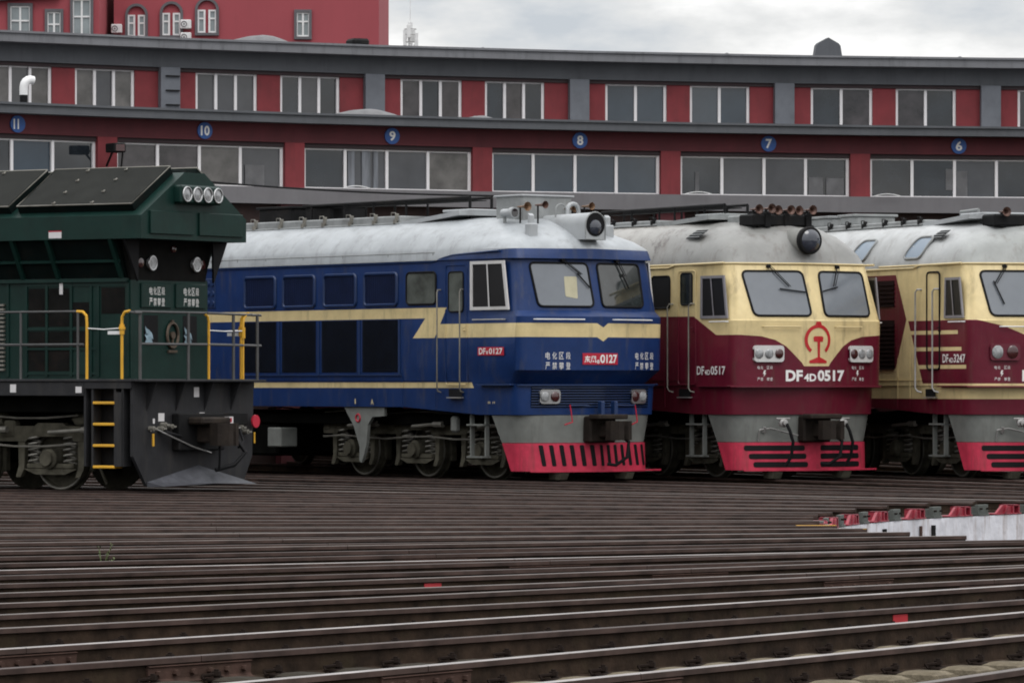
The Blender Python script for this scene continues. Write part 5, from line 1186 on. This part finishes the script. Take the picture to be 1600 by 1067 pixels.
    B('yellow_post', M_YELLOW, lambda mb: mb.tube([(.03, .24, 2.86), (.03, .32, 2.82), (.03, .35, 2.74), (.03, .35, 1.81)], .02, 8))
    B('yellow_post', M_YELLOW, lambda mb: (mb.tube([(.03, 1.38, 2.86), (.03, 1.32, 2.80), (.03, 1.30, 2.7), (.03, 1.30, 1.81)], .02, 8), mb.cyl((.03, 1.3, 2.48), (.03, 1.3, 2.66), .038, n=10)))
    B('chain', M_WHITE, lambda mb: mb.tube([(.03, .36, 2.60), (.03, .8, 2.59), (.03, 1.28, 2.60)], .010, 5))
    # end plate and plough
    B('end_plate', M_DECKGREY, lambda mb: mb.prism([(-1.64, 1.764), (-1.64, .58), (-1.28, .10), (1.34, .10), (1.60, .56), (1.64, 1.764)], lambda u, v: (-.06, u, v), lambda u, v: (0, u, v)), sm=False)
    def plow(mb):
        v = [(.005, -1.28, .17), (.005, .1, .42), (.005, 1.34, .17), (.30, -1.22, .10), (.34, .1, .13), (.28, 1.34, .10), (.005, -1.28, .09), (.005, 1.34, .09)]
        mb.add(v, [(0, 3, 4, 1), (1, 4, 5, 2), (0, 6, 3), (2, 5, 7), (6, 7, 5, 4, 3)])
    B('plough_blade', M_PLOW, plow, sm=False)
    for Y in (-1.28, -.50, .27, 1.0): B('gusset', M_DECKGREY, lambda mb: mb.prism([(.0, 1.764), (.20, 1.764), (.0, 1.30)], lambda u, v: (u, Y - .012, v), lambda u, v: (u, Y + .012, v)), sm=False)
    B('front_step', M_DECKGREY, lambda mb: mb.box(.022, .24, -1.66, 1.66, 1.768, 1.80, .005))
    for Y, z, w, h in ((.05, 1.60, .14, .16), (-.90, 1.20, .16, .13), (-1.10, 1.14, .05, .08), (.20, 1.21, .14, .12), (.52, 1.16, .10, .07)): B('sticker', M_STICKER, lambda mb: mb.box(.0, .004, Y - w / 2, Y + w / 2, z - h / 2, z + h / 2), sm=False)
    c = B('coupler_pocket', M_BLACKSTEEL, lambda mb: mb.box(.0, .16, -.62, .62, .66, 1.26, .02))
    def cp(mb):
        mb.box(.1, .5, -.15, .15, .78, 1.06, .03); mb.prism([(.45, -.2), (.62, -.22), (.78, -.12), (.79, -.02), (.66, -.04), (.62, .06), (.74, .12), (.72, .22), (.45, .2)], lambda u, v: (u, v, .74), lambda u, v: (u, v, 1.1)); mb.box(.15, .45, -.4, .4, 1.08, 1.2, .03)
    B('coupler', M_CPL, cp)
    B('uncoupling_lever', M_STEEL, lambda mb: (mb.tube([(.05, -1.25, .98), (.10, -1.2, 1.02), (.2, -.3, .72), (.3, .05, .62)], .012, 5), mb.tube([(.2, .4, .98), (.12, 1.1, 1.02)], .012, 5)))
    B('yellow_handle', M_YELLOW, lambda mb: mb.tube([(.08, -1.22, .94), (.08, -1.22, .74)], .02, 6)); B('yellow_handle', M_YELLOW, lambda mb: mb.tube([(.08, 1.55, .94), (.08, 1.55, .76)], .014, 6))
    for pts, r_ in (([(.02, -.95, 1.0), (.12, -.9, .95), (.16, -.65, .9), (.1, -.4, .86)], .03), ([(.3, .75, .82), (.42, .82, .62), (.36, .6, .42), (.2, .3, .34)], .034), ([(.5, 0, .8), (.52, -.02, .6), (.48, .02, .36)], .02), ([(.1, 1.1, 1.0), (.25, 1.0, .8), (.3, .8, .7)], .02)): B('hose', M_BLACK, lambda mb: mb.tube(pts, r_, 8))
    for y, z in ((-1.22, 1.02), (-.98, 1.02), (-.72, 1.05), (-.9, 1.08), (1.2, 1.02), (1.35, .95)): B('gauge_cock', M_STEELDULL, lambda mb: (mb.cyl((0, y, z), (.1, y, z), .04, n=10), mb.box(.09, .13, y - .015, y + .06, z - .015, z + .015)))
    sp = B('number_board', M_BLACKSTEEL, lambda mb: mb.box(.01, .06, .62, 1.40, 1.06, 1.26, .01)); B('board_label', M_STICKER, lambda mb: mb.box(.06, .064, .72, .98, 1.09, 1.20), sp, False); B('board_marks', M_PLATERED, lambda mb: [mb.box(.0641, .066, .745 + k * .075, .79 + k * .075, 1.11, 1.18) for k in range(3)], sp, False)
    B('tail_disc', M_PLATERED, lambda mb: mb.cyl((.08, 1.56, 1.12), (.11, 1.56, 1.12), .105, n=22))
    B('underframe', M_UNDERSHADE, lambda mb: (mb.box(-19, -.3, -.5, .5, .5, 1.54), mb.box(-13, -7.2, -1.5, 1.5, .35, 1.54, .08), mb.box(-6.9, -.4, -1.3, 1.3, 1.28, 1.54)))
    bogie(L, (-2.1, -3.9, -5.7)); bogie(L, (-14.2, -16.0, -17.8))
M_DECKRAIL = mat('railing_grey', (.07, .07, .07), .5, .2, var=.2)
green_loco()

def weed():
    T, r_, off = 118.0, 27.6, 0.0; g = radial(T, r_, off, -.23)
    o = empty('weed', g, 0, 'small spindly green weed growing between the rails at left', 'weed')
    rr = random.Random(2); st = MB(); lf = MB()
    for i in range(5):
        a = rr.uniform(0, 6.28); l = rr.uniform(.12, .22); top = Vector((math.cos(a) * l * .6, math.sin(a) * l * .6, .22 + rr.uniform(.0, .14)))
        pts = [Vector((0, 0, 0)), top * .5 + Vector((0, 0, .05)), top]; st.tube(pts, .004, 5)
        for k in range(11):
            p = top * (.35 + .065 * k) + Vector((rr.uniform(-.02, .02), rr.uniform(-.02, .02), rr.uniform(0, .03))); b = rr.uniform(0, 6.28); d = Vector((math.cos(b), math.sin(b), rr.uniform(.1, .7))).normalized(); n = d.cross(Vector((0, 0, 1))).normalized(); L = rr.uniform(.025, .05)
            lf.add([p, p + d * L * .5 + n * L * .22, p + d * L, p + d * L * .5 - n * L * .22], [(0, 1, 2, 3)])
    st.build('stem', M_WEED, o); lf.build('leaves', M_WEED, o)
M_WEED = mat('weed_green', (.075, .10, .03), .7, var=.3)
weed()
